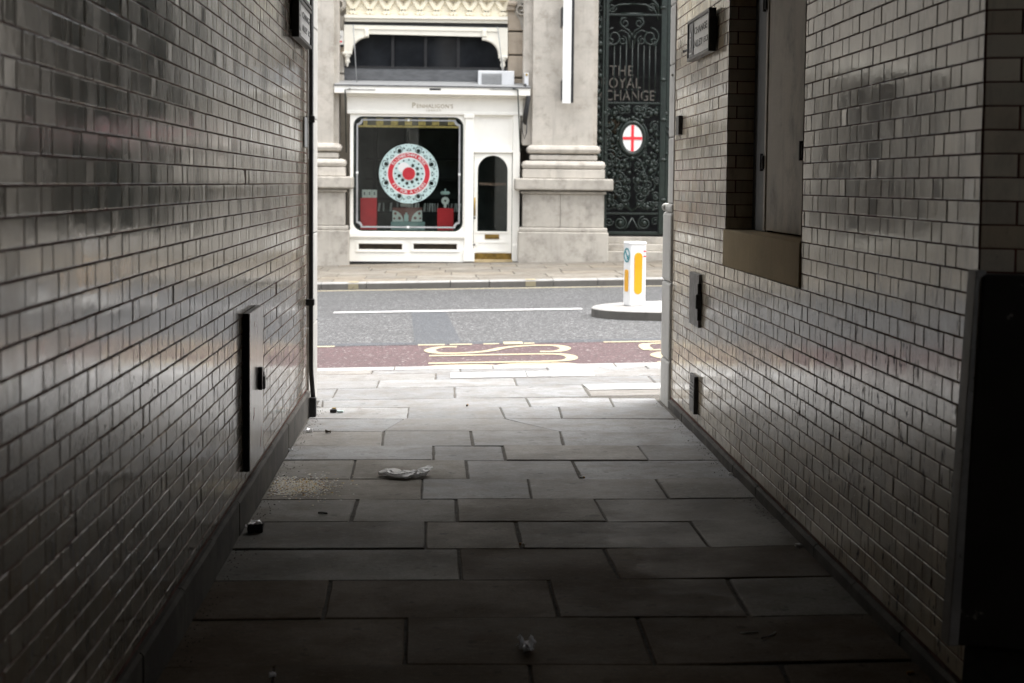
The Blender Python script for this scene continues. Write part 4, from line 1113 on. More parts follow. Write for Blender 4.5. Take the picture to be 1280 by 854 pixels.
# lattice frieze over the upper window
YL = YU-.15
fz = thing('lattice_frieze', (px_x(532, YL), YL, px_z(28, YL)), 'cream frieze with raised lattice above the arched upper window', 'frieze')
xf0, xf1 = px_x(432, YL), px_x(633.5, YL)
z0f, z1f = px_z(19.5, YL, 532), px_z(-22, YL, 532)
mb = MB(); mb.box((xf0, YL+.05, px_z(20.5, YL)), (xf1, YU+.4, z1f)); mb.build('backing', 'cream_warm', fz)
mb = MB(); n = 9; x0 = px_x(441, YL); step = (px_x(627, YL)-px_x(441, YL))/n; hgt = px_z(2, YL)-px_z(18, YL)
zb_, zt_ = px_z(18.5, YL), px_z(2, YL)
for k in range(n+1):
    xc = x0+k*step; xcr = zb_+hgt*.30
    for s in (-1, 1):
        # arms of the X
        for (xa, za, xb2, zb2) in ((xc, xcr, xc+s*step*.5*.82, zt_+hgt*.1), (xc, xcr, xc+s*step*.5*.35, zb_)):
            dxv, dzv = xb2-xa, zb2-za; L = math.hypot(dxv, dzv); nx, nz = -dzv/L*.04, dxv/L*.04
            mb_poly = [(xa+nx, za+nz), (xb2+nx, zb2+nz), (xb2-nx, zb2-nz), (xa-nx, za-nz)]
            vs = [(x, YL+.0+(.004 if s > 0 else 0), z) for x, z in mb_poly]+[(x, YL+.055, z) for x, z in mb_poly]
            mb.add(vs, [(0, 1, 2, 3), (0, 4, 5, 1), (1, 5, 6, 2), (2, 6, 7, 3), (3, 7, 4, 0)])
bxp(mb, (432, -22), (633.5, -.5), YL-.03, YL+.06, 0, .01, YL)
for k in range(n+1):
    xc = x0+k*step
    plate([[(xc-.045, zb_+.005), (xc+.045, zb_+.005), (xc, zb_+.085)]], YL+.04, YL+.049, mb, 1)  # darker triangles paint the shade inside the lattice recesses
    plate([[(xc-.035, zt_-.0), (xc, zt_-.07), (xc+.035, zt_-.0)]], YL+.04, YL+.049, mb, 1)
mb.build('lattice', ['cream_warm', 'recess_shade'], fz)
mb = MB()
slope_box(mb, P(431, 18.8, YL), P(634.5, 21.5, YL), .07, YL-.10, YL+.3); slope_box(mb, P(431, 22.6, YL), P(634.5, 25.3, YL), .075, YL-.05, YL+.3)
mb.build('ledge', 'cream', fz)
mb = MB(); slope_box(mb, P(430.5, 27, YL), P(634.5, 31, YL), .08, YL+.03, YL+.34); mb.build('shadow_gap', 'black', fz)

# arched upper window
YV = YU-.08
uw = thing('upper_window', (px_x(532, YV), YV, px_z(86, YV)), 'wide dark upper window in a cream arched frame above the shop', 'window')
def arch(px0, s):
    """quarter bracket"""
    pass
A = lambda px, py: P(px, py, YV)
zoff = lambda px: 0
outer = [A(430.5, 31.5), A(430.5, 66), A(440, 66)]
for t in range(0, 11):
    an2 = R(180-9*t); outer.append(A(461+20.5*cos(an2)*1.0, 66-18.5*sin(an2)))
outer += [A(461.5, 43), A(602.5, 46.5)]
for t in range(0, 11):
    an2 = R(90-9*t); outer.append(A(602.5+20*cos(an2), 69-18*sin(an2)+.0))
outer += [A(623, 70.5), A(634.5, 70.5), A(634.5, 35.5)]
mb = MB(); plate([outer], YV-.10, YV, mb)
# raised inner moulding round the brackets
def band(pts, w, Y0, Y1, mb):
    L = []; Rr = []
    for i, p in enumerate(pts):
        a = Vector(pts[max(0, i-1)]); b_ = Vector(pts[min(len(pts)-1, i+1)]); t = (b_-a).normalized(); nn = Vector((-t.y, t.x))*w/2
        L.append((p[0]+nn.x, p[1]+nn.y)); Rr.append((p[0]-nn.x, p[1]-nn.y))
    plate([L+Rr[::-1]], Y0, Y1, mb)
band([A(436, 65)]+[A(461-20.5*cos(R(9*t))*1.12, 66-18.5*sin(R(9*t))*1.12) for t in range(0, 11)], .05, YV-.14, YV-.10, mb)
band([A(602.5+20*cos(R(90-9*t))*1.12, 69-18*sin(R(90-9*t))*1.12) for t in range(0, 11)]+[A(628, 70)], .05, YV-.14, YV-.10, mb)
band([A(442, 36), A(624, 39.5)], .03, YV-.12, YV-.10, mb)
for (a, b_) in ((456, 461.5), (602.5, 608)): bxp(mb, (a, 37), (b_, 47), YV-.16, YV-.10, 0, .02, YV)
uf = mb.build('frame', 'cream', uw)
for (pc_, py0) in ((434.5, 66), (628.5, 71)):
    x_, z_ = A(pc_, py0); mb = MB()
    mb.box((x_-.1, YV-.16, z_-.045), (x_+.1, YV+.0, z_+.01), 0, .012)
    prof = [(.075, -.045), (.075, -.09), (.045, -.11), (.05, -.16), (.06, -.2), (.03, -.235), (.025, -.26), (.008, -.31)]
    for i in range(len(prof)-1):
        (ra, za), (rb2, zb2) = prof[i], prof[i+1]; mb.tube([(x_, YV-.08, z_+za), (x_, YV-.08, z_+zb2)], [ra, rb2], 10)
    mb.build('pendant', 'cream', uw)
mb = MB(); zg0, zg1 = px_z(84, YV+.3, 532), px_z(38, YV+.3, 532)
mb.box((px_x(430, YV), YV+.22, zg0), (px_x(635, YV), YV+.24, zg1)); mb.build('pane', 'darkglass', uw)
mb = MB()
for px in (491, 532, 573): x_ = px_x(px, YV+.2, 60); mb.box((x_-.03, YV+.17, zg0), (x_+.03, YV+.22, zg1))
bxp(mb, (430, 83.5), (632, 86), YV+.05, YV+.22, 0, 0, YV)
mb.build('glazing_bar', 'blackmetal', uw)
mb = MB(); bxp(mb, (430, 86.2), (633, 101), YV+.06, YV+.3, 0, 0, YV); mb.build('apron', 'lead', uw)
for (a, b_, c, d) in ((441.5, 31, 446, 104), (622, 34, 631, 107)):
    xa, za = P(a, b_, YV-.2); xb2, zb2 = P(c, d, YV-.25); mb = MB(); mb.tube([(xa, YV-.2, za), (xb2, YV-.25, zb2)], .011, 5)
    tag(mb.build('hanging_cable', 'grey', loc=(xa, YV-.2, za)), 'grey stay cable in front of the cream frame %s' % ('near the alarm box' if a < 500 else 'near the air unit'), 'cable')
# air unit
YA = YS+.05
ac = thing('air_unit', (px_x(619, YA), YA, px_z(108, YA)), 'white box air unit with a grey grille on the shop roof', 'air unit')
mb = MB(); x0, x1 = px_x(596.5, YA), px_x(641.5, YA); z0_, z1_ = px_z(109.5, YA, 620), px_z(88.5, YA, 620)
mb.box((x0, YA, z0_), (x1, YA+.35, z1_), 0, .015); mb.build('casing', 'offwhite', ac)
mb = MB(); gx0_, gx1_ = px_x(601, YA), px_x(626, YA); mb.box((gx0_, YA-.012, z0_+.03), (gx1_, YA-.001, z1_-.06), 0)
for i in range(9): z = z0_+.05+i*(z1_-z0_-.13)/9; mb.box((gx0_+.01, YA-.018, z), (gx1_-.01, YA-.0125, z+.012), 0)
mb.build('grille', 'grey', ac)
# alarm box
YB2 = YU-.14
al = thing('alarm_box', (px_x(424, YB2), YB2, px_z(58, YB2)), 'white alarm box with a diamond mark on the stone wall', 'alarm box')
mb = MB(); bxp(mb, (419, 38.5), (430, 56), YB2, YB2+.12, 0, .01, YB2); mb.build('cover', 'paper', al)
x_, z_ = P(424.3, 46, YB2); s_ = .055
mb = MB(); plate([[(x_-s_, z_), (x_, z_+s_), (x_+s_, z_), (x_, z_-s_)], [(x_-s_*.62, z_), (x_, z_-s_*.62), (x_+s_*.62, z_), (x_, z_+s_*.62)]], YB2-.006, YB2-.001, mb); mb.build('diamond', 'grey', al)
mb = MB(); plate([[(x_-s_*.3, z_), (x_, z_+s_*.3), (x_+s_*.3, z_), (x_, z_-s_*.3)]], YB2-.006, YB2-.001, mb); mb.build('red_mark', 'redpaint', al); mb = MB(); bxp(mb, (421.5, 51.2), (427.5, 53), YB2-.006, YB2-.001, 0, 0, YB2); mb.build('red_mark', 'redpaint', al)
mb = MB(); bxp(mb, (419.5, 56.3), (430, 58.5), YB2, YB2+.1, 0, 0, YB2); mb.build('base', 'black', al)
# cable bundle and downpipe between shop and pier
YK = YS-.2
mb = MB()
for i in range(4):
    pts = [(px_x(655+i*1.2, YK), YK+.02*i, px_z(104+i*2, YK)), (px_x(658+i*.8, YK), YK-.04, px_z(120, YK)), (px_x(655+i, YK), YK, px_z(140, YK)), (px_x(653.5+i*.9, YK), YK, px_z(152+i, YK))]
    mb.tube([Vector(p) for p in smooth3(pts)] if False else pts, .03, 6)
lp = [(px_x(652, YK), YK, px_z(150, YK)), (px_x(652.5, YK), YK, px_z(165, YK)), (px_x(655, YK), YK, px_z(173, YK)), (px_x(657.5, YK), YK, px_z(165, YK)), (px_x(658, YK), YK, px_z(150, YK))]
mb.tube(lp, .012, 5)
tag(mb.build('cable_bundle', 'blackmetal', loc=(px_x(656, YK), YK, px_z(150, YK))), 'black cable bundle with a hanging loop beside the shop fascia', 'cables')
mb = MB(); bxp(mb, (652, 117), (660, 180), YS-.02, YS+.15, 0, .02); tag(mb.build('downpipe', 'pedestal', loc=(px_x(656), YS, zb)), 'pale square downpipe between the shop fascia and the pier', 'pipe')
mb = MB(); bxp(mb, (655.5, 91), (660.5, 107.5), YK, YK+.12, 0, .01, YK); bxp(mb, (657, 92), (659.5, 95), YK-.01, YK-.001, 1, .0, YK)
tag(mb.build('junction_box', ['offwhite', 'brass'], loc=(px_x(658, YK), YK, px_z(107, YK))), 'small pale junction box above the black cable bundle', 'junction box')

# banner on the pier
YN = YF-.28
ba = thing('banner', (px_x(709, YN), YN, px_z(129, YN)), 'tall narrow white banner fixed to the stone pier', 'banner')
mb = MB(); x0, x1 = px_x(703.5, YN, 60), px_x(714, YN, 60); mb.box((x0, YN-.03, px_z(129.5, YN, 709)), (x1, YN+.03, 6.4), 0, .006); mb.build('cloth', 'paper', ba)
mb = MB(); mb.box((x1+.002, YN-.02, px_z(128.5, YN, 709)), (x1+.06, YN+.04, 6.4), 0, .004); mb.build('shadow_side_pole', 'black', ba)  # black strip paints the banner's shadow side, doubling as its pole
for (a, b_) in ((9, 33), (100, 125)):
    mb = MB(); bxp(mb, (702, a), (703.8, b_), YN-.02, YF+.02, 0, .004, YN); mb.build('bracket', 'black', ba)

# ------------------------------------------------------------------ iron gate, steps, emblem, lettering
YG = YS+.55
G = lambda px, py: P(px, py, YG)
def gt(mb, pts, r, n=6, dy=0): mb.tube([(x, YG+dy, z) for x, z in pts], r, n)
def gspiral(mb, pc, pz, r0, r1, a0, turns, r=.016, dy=0, n=24):
    cx_, cz_ = G(pc, pz); gt(mb, spiral(cx_, cz_, r0, r1, R(a0), turns, n), r, 5, dy)
pxm = 2000/YG                  # photo units per metre at the gate
def make_gate():
    root = thing('iron_gate', (px_x(790, YG), YG, px_z(293, YG, 790)), 'dark green wrought iron gate leaf with scrolls and an oval emblem', 'gate', None)
    # frame
    mb = MB()
    bxp(mb, (756, -60), (760, 293), YG-.04, YG+.04, 0, .01, YG); bxp(mb, (825, -60), (832.5, 293), YG-.06, YG+.06, 0, .02, YG)
    for (a, b_) in ((289.5, 293.5), (266, 268.5), (128, 130.5), (17.5, 20)): bxp(mb, (758, a), (828, b_), YG-.03, YG+.03, 0, .008, YG)
    for py in (10, 100, 150, 200, 250): x_, z_ = G(828.7, py); mb.ball((x_, YG-.02, z_), .085, 0, 2, (1, .9, .6))
    mb.build('frame', 'green', root)
    # upright bars
    for px in (767, 774.5, 782, 789.5, 796.7, 804, 811, 818.5):
        x_, z_ = G(px, 129); zt = px_z(57 if px < 782 or px > 800 else 50, YG, px); mb = MB()
        mb.tube([(x_, YG, z_), (x_, YG, zt)], .014, 6); mb.ball((x_, YG, (z_+zt)/2-.4), .03, 0, 1)
        mb.build('bar', 'green', root)
    # scroll crest
    mb = MB()
    for s in (-1, 1):
        c = 790
        gspiral(mb, c+s*23, 47, .21, .05, 90, -s*1.5, .022); gspiral(mb, c+s*12, 51, .10, .02, 90, s*1.4, .016)
        gspiral(mb, c+s*27, 52, .09, .02, -90, s*1.3, .016); gspiral(mb, c+s*9, 29, .11, .03, 90, -s*1.3, .020)
        gt(mb, [G(c, 45), G(c+s*4, 38), G(c+s*10, 35), G(c+s*15, 28), G(c+s*13, 22), G(c+s*6, 23)], .02)
        gt(mb, [G(c+s*2, 60), G(c+s*5, 42), G(c+s*12, 38), G(c+s*20, 41)], .017)
        gt(mb, [G(c+s*34, 20), G(c+s*32, 6), G(c+s*22, -4), G(c+s*8, -8)], .03); gt(mb, [G(c+s*34, 26), G(c+s*28, 12), G(c+s*17, 6), G(c, 5)], .022)
        gspiral(mb, c+s*25, 10, .10, .02, 0, s*1.5, .018)
    for (dx_, dz_) in ((0, 44), (-3, 47), (3, 47)): x_, z_ = G(790+dx_, dz_); mb.ball((x_, YG, z_), .04, 0, 1, (.6, .6, 1.6))
    gt(mb, [G(776, 17.6), G(804, 17.6)], .034)
    mb.build('crest', 'green', root)
    # dense scrollwork panel
    mb = MB(); rg = random.Random(11)
    for s in (-1, 1):
        c = 790
        for (dx_, py, r0, t) in ((20, 140, .17, 1.6), (28, 158, .11, 1.4), (24, 176, .14, 1.5), (27, 196, .16, 1.6), (12, 208, .15, 1.5), (25, 214, .11, 1.5), (20, 232, .17, 1.7), (29, 246, .1, 1.4), (10, 246, .13, 1.5), (23, 256, .1, 1.4), (6, 226, .09, 1.4), (13, 138, .10, 1.5), (31, 138, .08, 1.5), (15, 192, .1, 1.5), (31, 181, .08, 1.4), (31, 227, .08, 1.4), (15, 258, .08, 1.4), (6, 138, .09, 1.5), (30, 168, .09, 1.4), (20, 202, .12, 1.5), (7, 206, .1, 1.4), (15, 222, .12, 1.6), (8, 236, .1, 1.5), (29, 206, .1, 1.4), (16, 240, .12, 1.5), (30, 258, .09, 1.4), (24, 222, .09, 1.4), (8, 256, .08, 1.4)):
            gspiral(mb, c+s*dx_, py, r0, .025, 90+rg.uniform(-60, 60), s*t*(1 if rg.random() < .6 else -1), .02, rg.uniform(-.03, .02))
            x_, z_ = G(c+s*dx_, py); mb.ball((x_, YG-.03, z_), .034, 0, 1)
        for _ in range(64):
            px, py = c+s*rg.uniform(3, 34), rg.uniform(132, 264)
            if ((px-790)/15)**2+((py-173)/19)**2 < 1.1: continue
            x_, z_ = G(px, py); mb.ball((x_, YG+rg.uniform(-.05, 0), z_), rg.uniform(.03, .06), 0, 1, (1, .6, rg.uniform(.7, 1.5)))
        gt(mb, [G(c, 264), G(c+s*16, 250), G(c+s*18, 222), G(c+s*10, 200), G(c+s*2, 197)], .028)
        gt(mb, [G(c+s*4, 134), G(c+s*9, 137), G(c+s*15, 135), G(c+s*20, 132)], .024)
    mb.build('scroll_panel', 'green', root)
    mb = MB()
    for s in (-1, 1):
        gspiral(mb, 790+s*15, 279, .15, .03, 90, s*2.0, .022); x_, z_ = G(790+s*15, 279); mb.ball((x_, YG-.02, z_), .06, 0, 1, (1, .6, 1))
        gt(mb, [G(790, 272), G(790+s*6, 284), G(790+s*10, 287)], .02); gspiral(mb, 790+s*29, 277, .1, .02, 0, s*1.5, .018)
    mb.build('lower_panel', 'green', root)
    # emblem
    ex_, ez_ = G(790.3, 173); mb = MB()
    t = [(ex_+.265*cos(2*pi*i/36), YG-.03, ez_+.345*sin(2*pi*i/36)) for i in range(37)]; mb.tube(t, .05, 8, 0, False)
    t = [(ex_+.335*cos(2*pi*i/36), YG, ez_+.43*sin(2*pi*i/36)) for i in range(37)]; mb.tube(t, .03, 8, 0, False)
    for (dx_, dz_) in ((0, .44), (.2, .38), (-.2, .38), (0, -.44)): mb.ball((ex_+dx_, YG-.04, ez_+dz_), .06, 0, 1)
    em = mb.build('emblem', 'green', root)
    mb = MB(); plate([arc(ex_, ez_, .215, .29, 0, 360, 36)[:-1]], YG-.055, YG-.03, mb); sh = mb.build('shield', 'paper', em)
    mb = MB(); mb.box((ex_-.03, YG-.066, ez_-.284), (ex_+.03, YG-.056, ez_+.284)); mb.box((ex_-.21, YG-.066, ez_-.03), (ex_-.0302, YG-.056, ez_+.03)); mb.box((ex_+.0302, YG-.066, ez_-.03), (ex_+.21, YG-.056, ez_+.03))
    mb.build('red_cross', 'redpaint', em)
    # dull gold leaf ornaments behind the iron
    for (a, b_, c, d) in ((762, 150, 774, 164), (765, 176, 777, 200), (762, 218, 776, 246)):
        mb = MB()
        for _ in range(9):
            x_, z_ = G(rg.uniform(a, c), rg.uniform(b_, d)); mb.ball((x_, YG+.10+rg.uniform(0, .04), z_), rg.uniform(.05, .085), 0, 1, (1, .5, 1.2))
        mb.build('gilt_leaf', 'darkbrown', root)
    return root
gate = make_gate()
# ornate side post between pier and leaf
mb = MB(); rg = random.Random(21)
bxp(mb, (741, -60), (744, 293), YG-.05, YG+.05, 0, .01, YG); bxp(mb, (752.5, -60), (755, 293), YG-.05, YG+.05, 0, .01, YG); bxp(mb, (741, 288), (755, 294), YG-.06, YG+.06, 0, .01, YG)
for k in range(34):
    py = -40+k*10
    gspiral(mb, 748+(2 if k % 2 else -2), py, .09, .02, 90*k, 1.4*(1 if k % 2 else -1), .018)
    x_, z_ = G(748+rg.uniform(-2, 2), py+5); mb.ball((x_, YG-.03, z_), rg.uniform(.05, .085), 0, 1, (1, .7, 1.1))
for s in (-1, 1): gt(mb, [G(748+s*3.5, 20), G(748+s*5, 30), G(748+s*4.5, 44), G(748, 50)], .02)
tag(mb.build('gate_post', 'green', loc=(px_x(748, YG), YG, px_z(293, YG))), 'ornate dark green iron post between the stone pier and the gate', 'gate post')
for k, lab in ((1, 'iron gate leaf next to the emblem leaf, hidden behind the passage wall'),):
    c = copy_tree(gate); c.location.x += (832.5-756+.4)/pxm*k; c['label'] = lab
# dark porch behind the gate
mb = MB(); x0, x1 = px_x(742, YG)-.6, px_x(742, YG)+6.5
zt = 6.95; z0_ = px_z(294, YG)
mb.add([(x0, YG+.2, z0_), (x1, YG+.2, z0_), (x1, YG+3, z0_), (x0, YG+3, z0_), (x0, YG+.2, zt), (x1, YG+.2, zt), (x1, YG+3, zt), (x0, YG+3, zt)], [(0, 1, 2, 3), (7, 6, 5, 4), (3, 2, 6, 7), (0, 3, 7, 4), (1, 5, 6, 2)])
mb.build('porch', 'dark', ex)
YT = YG+.5
lb = thing('name_sign', (px_x(790, YT), YT, px_z(128, YT)), 'bronze THE ROYAL EXCHANGE lettering hanging in the dark behind the gate', 'sign')
mb = MB()
for py in (92, 108, 123.5): bxp(mb, (738, py+3.4), (826, py+4.2), YT+.008, YT+.02, 0, 0, YT)
mb.build('rail', 'black', lb)
mb = MB()
for (txt, pl, py) in (('THE', 762, 89), ('ROYAL', 752, 104.2), ('EXCHANGE', 738.5, 119.6)):
    vs, fs = text_mesh(txt, .335, .012, 'LEFT', 1.06 if txt != 'THE' else 1.12)
    x_, z_ = P(pl, py, YT); w = max(v[0] for v in vs)-min(v[0] for v in vs)
    tgt = {'THE': 29.5, 'ROYAL': 49, 'EXCHANGE': 80}[txt]/2000*YT; k_ = tgt/w; m0 = min(v[0] for v in vs)
    mb = MB(); mb.add([(x_+(v[0]-m0)*k_, YT-v[2], z_+v[1]*.98) for v in vs], fs); mb.build('lettering', 'gateletter', lb)
# steps
st_ = thing('stone_steps', (px_x(800, YS), YS, 0), 'three worn stone steps up to the iron gate', 'steps')
for k, (a, b_, dy) in enumerate(((297, 305.5, .25), (305.5, 314, -.05), (314, 326, -.35))):
    mb = MB(); mb.box((px_x(755, YS), YG+dy-.15-.3, -.2 if k == 2 else px_z(b_, YS, 800)), (px_x(1000, YS), YG+.6, px_z(a, YS, 800)), 0, .015); mb.build('step', 'pedestal', st_)

# ------------------------------------------------------------------ fittings on the passage walls
# flat steel cupboard on the left wall
cb_near, cb_far = wl(303.5, 393), wl(328.5, 385, .036)
y0c, y1c = wl(303.5, 480).y, wl(328.3, 480, .036).y
zc1, zc0 = wl(303.5, 392).z, wl(304, 590).z
cup = thing('wall_cupboard', (XL(y0c)+.02, (y0c+y1c)/2, zc0), 'flat scuffed steel cupboard with a black padlock on the glossy brick wall', 'cupboard')
PJ = .036
mb = MB(); mb.box((XL(y0c)+.001, y0c, zc0), (XL(y0c)+PJ-.006, y1c, zc1), 0, .003); mb.build('box', 'black', cup)
mb = MB(); mb.box((XL(y0c)+PJ-.0055, y0c, zc0), (XL(y0c)+PJ, y1c, zc1), 0, .002); rg = random.Random(2)
for (u, v, l) in ((.35, .93, .03), (.3, .38, .05), (.85, .2, .06), (.8, .13, .05), (.25, .33, .02)):
    yy = y0c+(y1c-y0c)*u; zz = zc0+(zc1-zc0)*v; mb.box((XL(y0c)+PJ, yy-.003, zz-l), (XL(y0c)+PJ+.0012, yy+.003, zz), 1)
dr = mb.build('door', ['steel', 'rosewood'], cup)
pk = wl(327, 477, .06); mb = MB(); hy = wl(325.5, 470, .05).y+.02
zz1, zz0 = wl(325, 462, .06).z, wl(325, 491, .06).z
mb.box((XL(y0c)+PJ+.001, hy-.03, zz0), (XL(y0c)+PJ+.024, hy+.012, zz1), 0, .005)
hasp = mb.build('hasp', 'blackmetal', cup)
mb = MB(); xx = XL(y0c)+PJ+.018; mb.tube([(xx, hy+.05+.022*cos(a_), (zz0+zz1)/2+.005+.03*sin(a_)) for a_ in [pi*i/8 for i in range(9)]], .006, 6)
mb.box((xx-.015, hy+.02, zz0-.002), (xx+.015, hy+.078, (zz0+zz1)/2+.008), 0, .006); mb.build('padlock', 'blackmetal', cup)
# black downpipe in the corner by the jamb
py_ = 11.93
mb = MB(); xx = XL(py_)+.035
zk = wl(391, 462, .035).z; zfz = gz(xx)
pts = [(xx, py_, 4.75), (xx, py_, zk+.05), (xx+.004, py_-.01, zk-.02), (xx+.02, py_-.05, .12)]
mb.tube(pts, .0175, 10)
dp = thing('downpipe', (xx+.02, py_-.05, zfz), 'thin black downpipe running down the corner by the plain jamb', 'pipe')
mb.build('pipe', 'blackmetal', dp)
mb = MB(); mb.box((xx-.008, py_-.085, zfz-.004), (xx+.045, py_-.022, .12), 0, .008); mb.build('shoe', 'blackmetal', dp)
for pz in (376, 150):
    z_ = wl(390, pz, .03).z; mb = MB(); mb.box((xx-.034, py_-.03, z_-.025), (xx+.026, py_+.03, z_+.025), 0, .006); mb.build('clip', 'blackmetal', dp)
mb = MB(); mb.tube([(xx-.02, py_-.045, 4.75), (xx-.02, py_-.045, wl(387, 200).z)], .006, 6); tag(mb.build('white_conduit', 'paper', loc=(xx-.02, py_-.045, 1.9)), 'thin white conduit just beside the black downpipe', 'conduit')
z1_, z0_ = wl(380, 146).z, wl(380, 184).z; yy = wl(381, 160).y
mb = MB(); mb.box((XL(yy)-.002, yy-.14, z0_), (XL(yy)+.012, yy+.14, z1_), 0, .003); tag(mb.build('cover_strip', 'grey', loc=(XL(yy), yy, z0_)), 'small upright grey cover plate on the glossy brick wall below the street sign', 'plate')

# street-name signs
def sign(side):
    if side < 0:
        yn, yf = wl(374, 46, .06).y, wl(389.5, 57, .06).y; zb_, zt_ = wl(374, 46, .06).z, wl(377, 0, .06).z+.01; X = XL(yn)
        s = 1
    else:
        yn, yf = wr(885.5, 55, .06).y, wr(859, 70, .06).y; zb_, zt_ = wr(885, 64, .06).z, wr(885, 10, .06).z; X = XR(yn)
        s = -1
    root = thing('street_sign', (X, (yn+yf)/2, zb_), 'black framed CHANGE ALLEY street sign high on the %s' % ('glossy wall above the cover plate' if side < 0 else 'chipped wall near the boarded window'), 'sign', None)
    T = .022; d0, d1 = .012, .06
    mb = MB()
    mb.box((X+s*d0, yn, zb_), (X+s*d1, yn+T, zt_), 0, .003); mb.box((X+s*d0, yf-T, zb_), (X+s*d1, yf, zt_), 0, .003)
    mb.box((X+s*d0, yn+T, zb_), (X+s*d1, yf-T, zb_+T), 0, .003); mb.box((X+s*d0, yn+T, zt_-T), (X+s*d1, yf-T, zt_), 0, .003)
    mb.box((X, yn+.05, zb_+.05), (X+s*d0, yf-.05, zt_-.05), 0)
    mb.build('frame', 'frameblk', root)
    xp = X+s*(d1-.014)
    mb = MB(); mb.box((X+s*d0, yn+T, zb_+T), (xp, yf-T, zt_-T)); mb.build('panel', 'signwhite', root)
    L = yf-yn-2*T; h = zt_-zb_-2*T
    # reading direction: left-hand wall reads away from the camera, right-hand wall reads towards it
    u0 = yn+T if side < 0 else yf-T; du = 1 if side < 0 else -1
    f = lambda x, y, z: (xp+s*(.003+z), u0+du*x, zb_+T+y)
    mb = MB(); facing(curve_mesh([rect(L*.0, 0, L*.22, h)], .004), 0, 0, mb, f); mb.build('crest_strip', 'signgrey', root)
    f2 = lambda x, y, z: (xp+s*(.008+z), u0+du*x, zb_+T+y)
    mb = MB()      # little shield and supporters in the strip
    facing(curve_mesh([[(L*.075, h*.55), (L*.145, h*.55), (L*.145, h*.3), (L*.11, h*.2), (L*.075, h*.3)], rect(L*.1, h*.25, L*.12, h*.5)], .002), 0, 0, mb, f2)
    facing(curve_mesh([rect(L*.04, h*.08, L*.18, h*.13), arc(L*.11, h*.66, L*.03, h*.06, 0, 360, 10)[:-1]], .002), 0, 0, mb, f2)
    mb.build('crest', 'signwhite', root)
    mb = MB()
    for (txt, cy_, wd, sz, cxx) in (('CHANGE', .68, .60, .062, .60), ('ALLEY', .30, .40, .062, .49), ('EC3', .30, .18, .05, .86)):
        vs, fs = text_mesh(txt, sz*h/.22, .002); w = max(v[0] for v in vs)-min(v[0] for v in vs); k_ = wd*L/w
        mb = MB(); mb.add([f2(L*cxx+v[0]*k_, h*cy_+v[1], v[2]) for v in vs], fs); mb.build('lettering', 'signblack', root)
    return root, X, yn, yf, zb_, zt_
sg, X, yn, yf, zb_, zt_ = sign(1)
mb = MB(); mb.tube([(X-.02, yf+.0, zb_+.1), (X-.055, yf+.16, zb_+.085)], .008, 6); mb.ball((X-.055, yf+.16, zb_+.085), .012, 0, 1); mb.build('bracket', 'blackmetal', sg)
sg, X, yn, yf, zb_, zt_ = sign(-1)
sg['label'] = 'black framed CHANGE ALLEY street sign high on the glossy wall beside the downpipe'
# plain framed notice above it
mb = MB(); T = .022; z0_, z1_ = zt_+.012, zt_+.30
root = thing('notice_frame', (X, (yn+yf)/2, z0_), 'upper framed notice directly above the street sign beside the downpipe', 'notice')
for (a, b_, c, d) in ((yn, yn+T, z0_, z1_), (yf-T, yf, z0_, z1_), (yn+T, yf-T, z0_, z0_+T), (yn+T, yf-T, z1_-T, z1_)): mb.box((X+.012, a, c), (X+.06, b_, d), 0, .003)
mb.build('frame', 'frameblk', root)
mb = MB(); mb.box((X+.002, yn+T, z0_+T), (X+.046, yf-T, z1_-T)); mb.build('panel', 'signwhite', root)

# small fittings on the chipped wall
def rbox(name, pa, pb, d, mat, bev=.004):
    ya, yb = wr(pb[0], pb[1]).y, wr(pa[0], (pa[1]+pb[1])/2).y
    z1_, z0_ = wr((pa[0]+pb[0])/2, pa[1]).z, wr((pa[0]+pb[0])/2, pb[1]).z
    mb = MB(); mb.box((XR(ya)-d, ya, z0_), (XR(ya)+.004, yb, z1_), 0, bev); return mb, ya, yb, z0_, z1_
mb, ya, yb, z0_, z1_ = rbox('x', (865.5, 341), (876.5, 407), .022, '')
hb = thing('meter_hatch', (XR(ya), (ya+yb)/2, z0_), 'tall weathered grey hatch on the chipped wall below the sign', 'hatch')
mb.build('door', 'darksteel', hb)
mb = MB()
for t in (.25, .72): z_ = z0_+(z1_-z0_)*t; mb.box((XR(ya)-.03, ya-.01, z_-.04), (XR(ya)-.004, ya+.02, z_+.04), 0, .004)
mb.build('hinge', 'blackmetal', hb)
z_ = (z0_+z1_)/2; mb = MB(); mb.box((XR(ya)-.045, ya-.035, z_-.05), (XR(ya)-.004, ya-.012, z_+.05), 0, .006); mb.build('latch', 'blackmetal', hb)
mb, ya, yb, z0_, z1_ = rbox('x', (865.5, 468), (872, 515), .02, '')
va = thing('wall_vent', (XR(ya), (ya+yb)/2, z0_), 'small weathered metal plate low on the chipped wall under the hatch', 'vent')
mb.build('plate', 'darksteel', va)
mb = MB()
for i in range(5): z_ = z0_+(z1_-z0_)*(.35+.1*i); mb.box((XR(ya)-.026, ya+.03, z_), (XR(ya)-.019, yb-.03, z_+.012), 0, .002)
mb.box((XR(ya)-.03, ya-.012, z0_), (XR(ya)-.001, ya-.001, z1_), 0, .002); mb.build('rim', 'blackmetal', va)
mb, ya, yb, z0_, z1_ = rbox('x', (849.5, 145), (853, 169), .03, '')
tag(mb.build('black_plate', 'blackmetal', loc=(XR(ya), (ya+yb)/2, z0_)), 'narrow black plate on the chipped wall beside the stone jamb', 'plate')

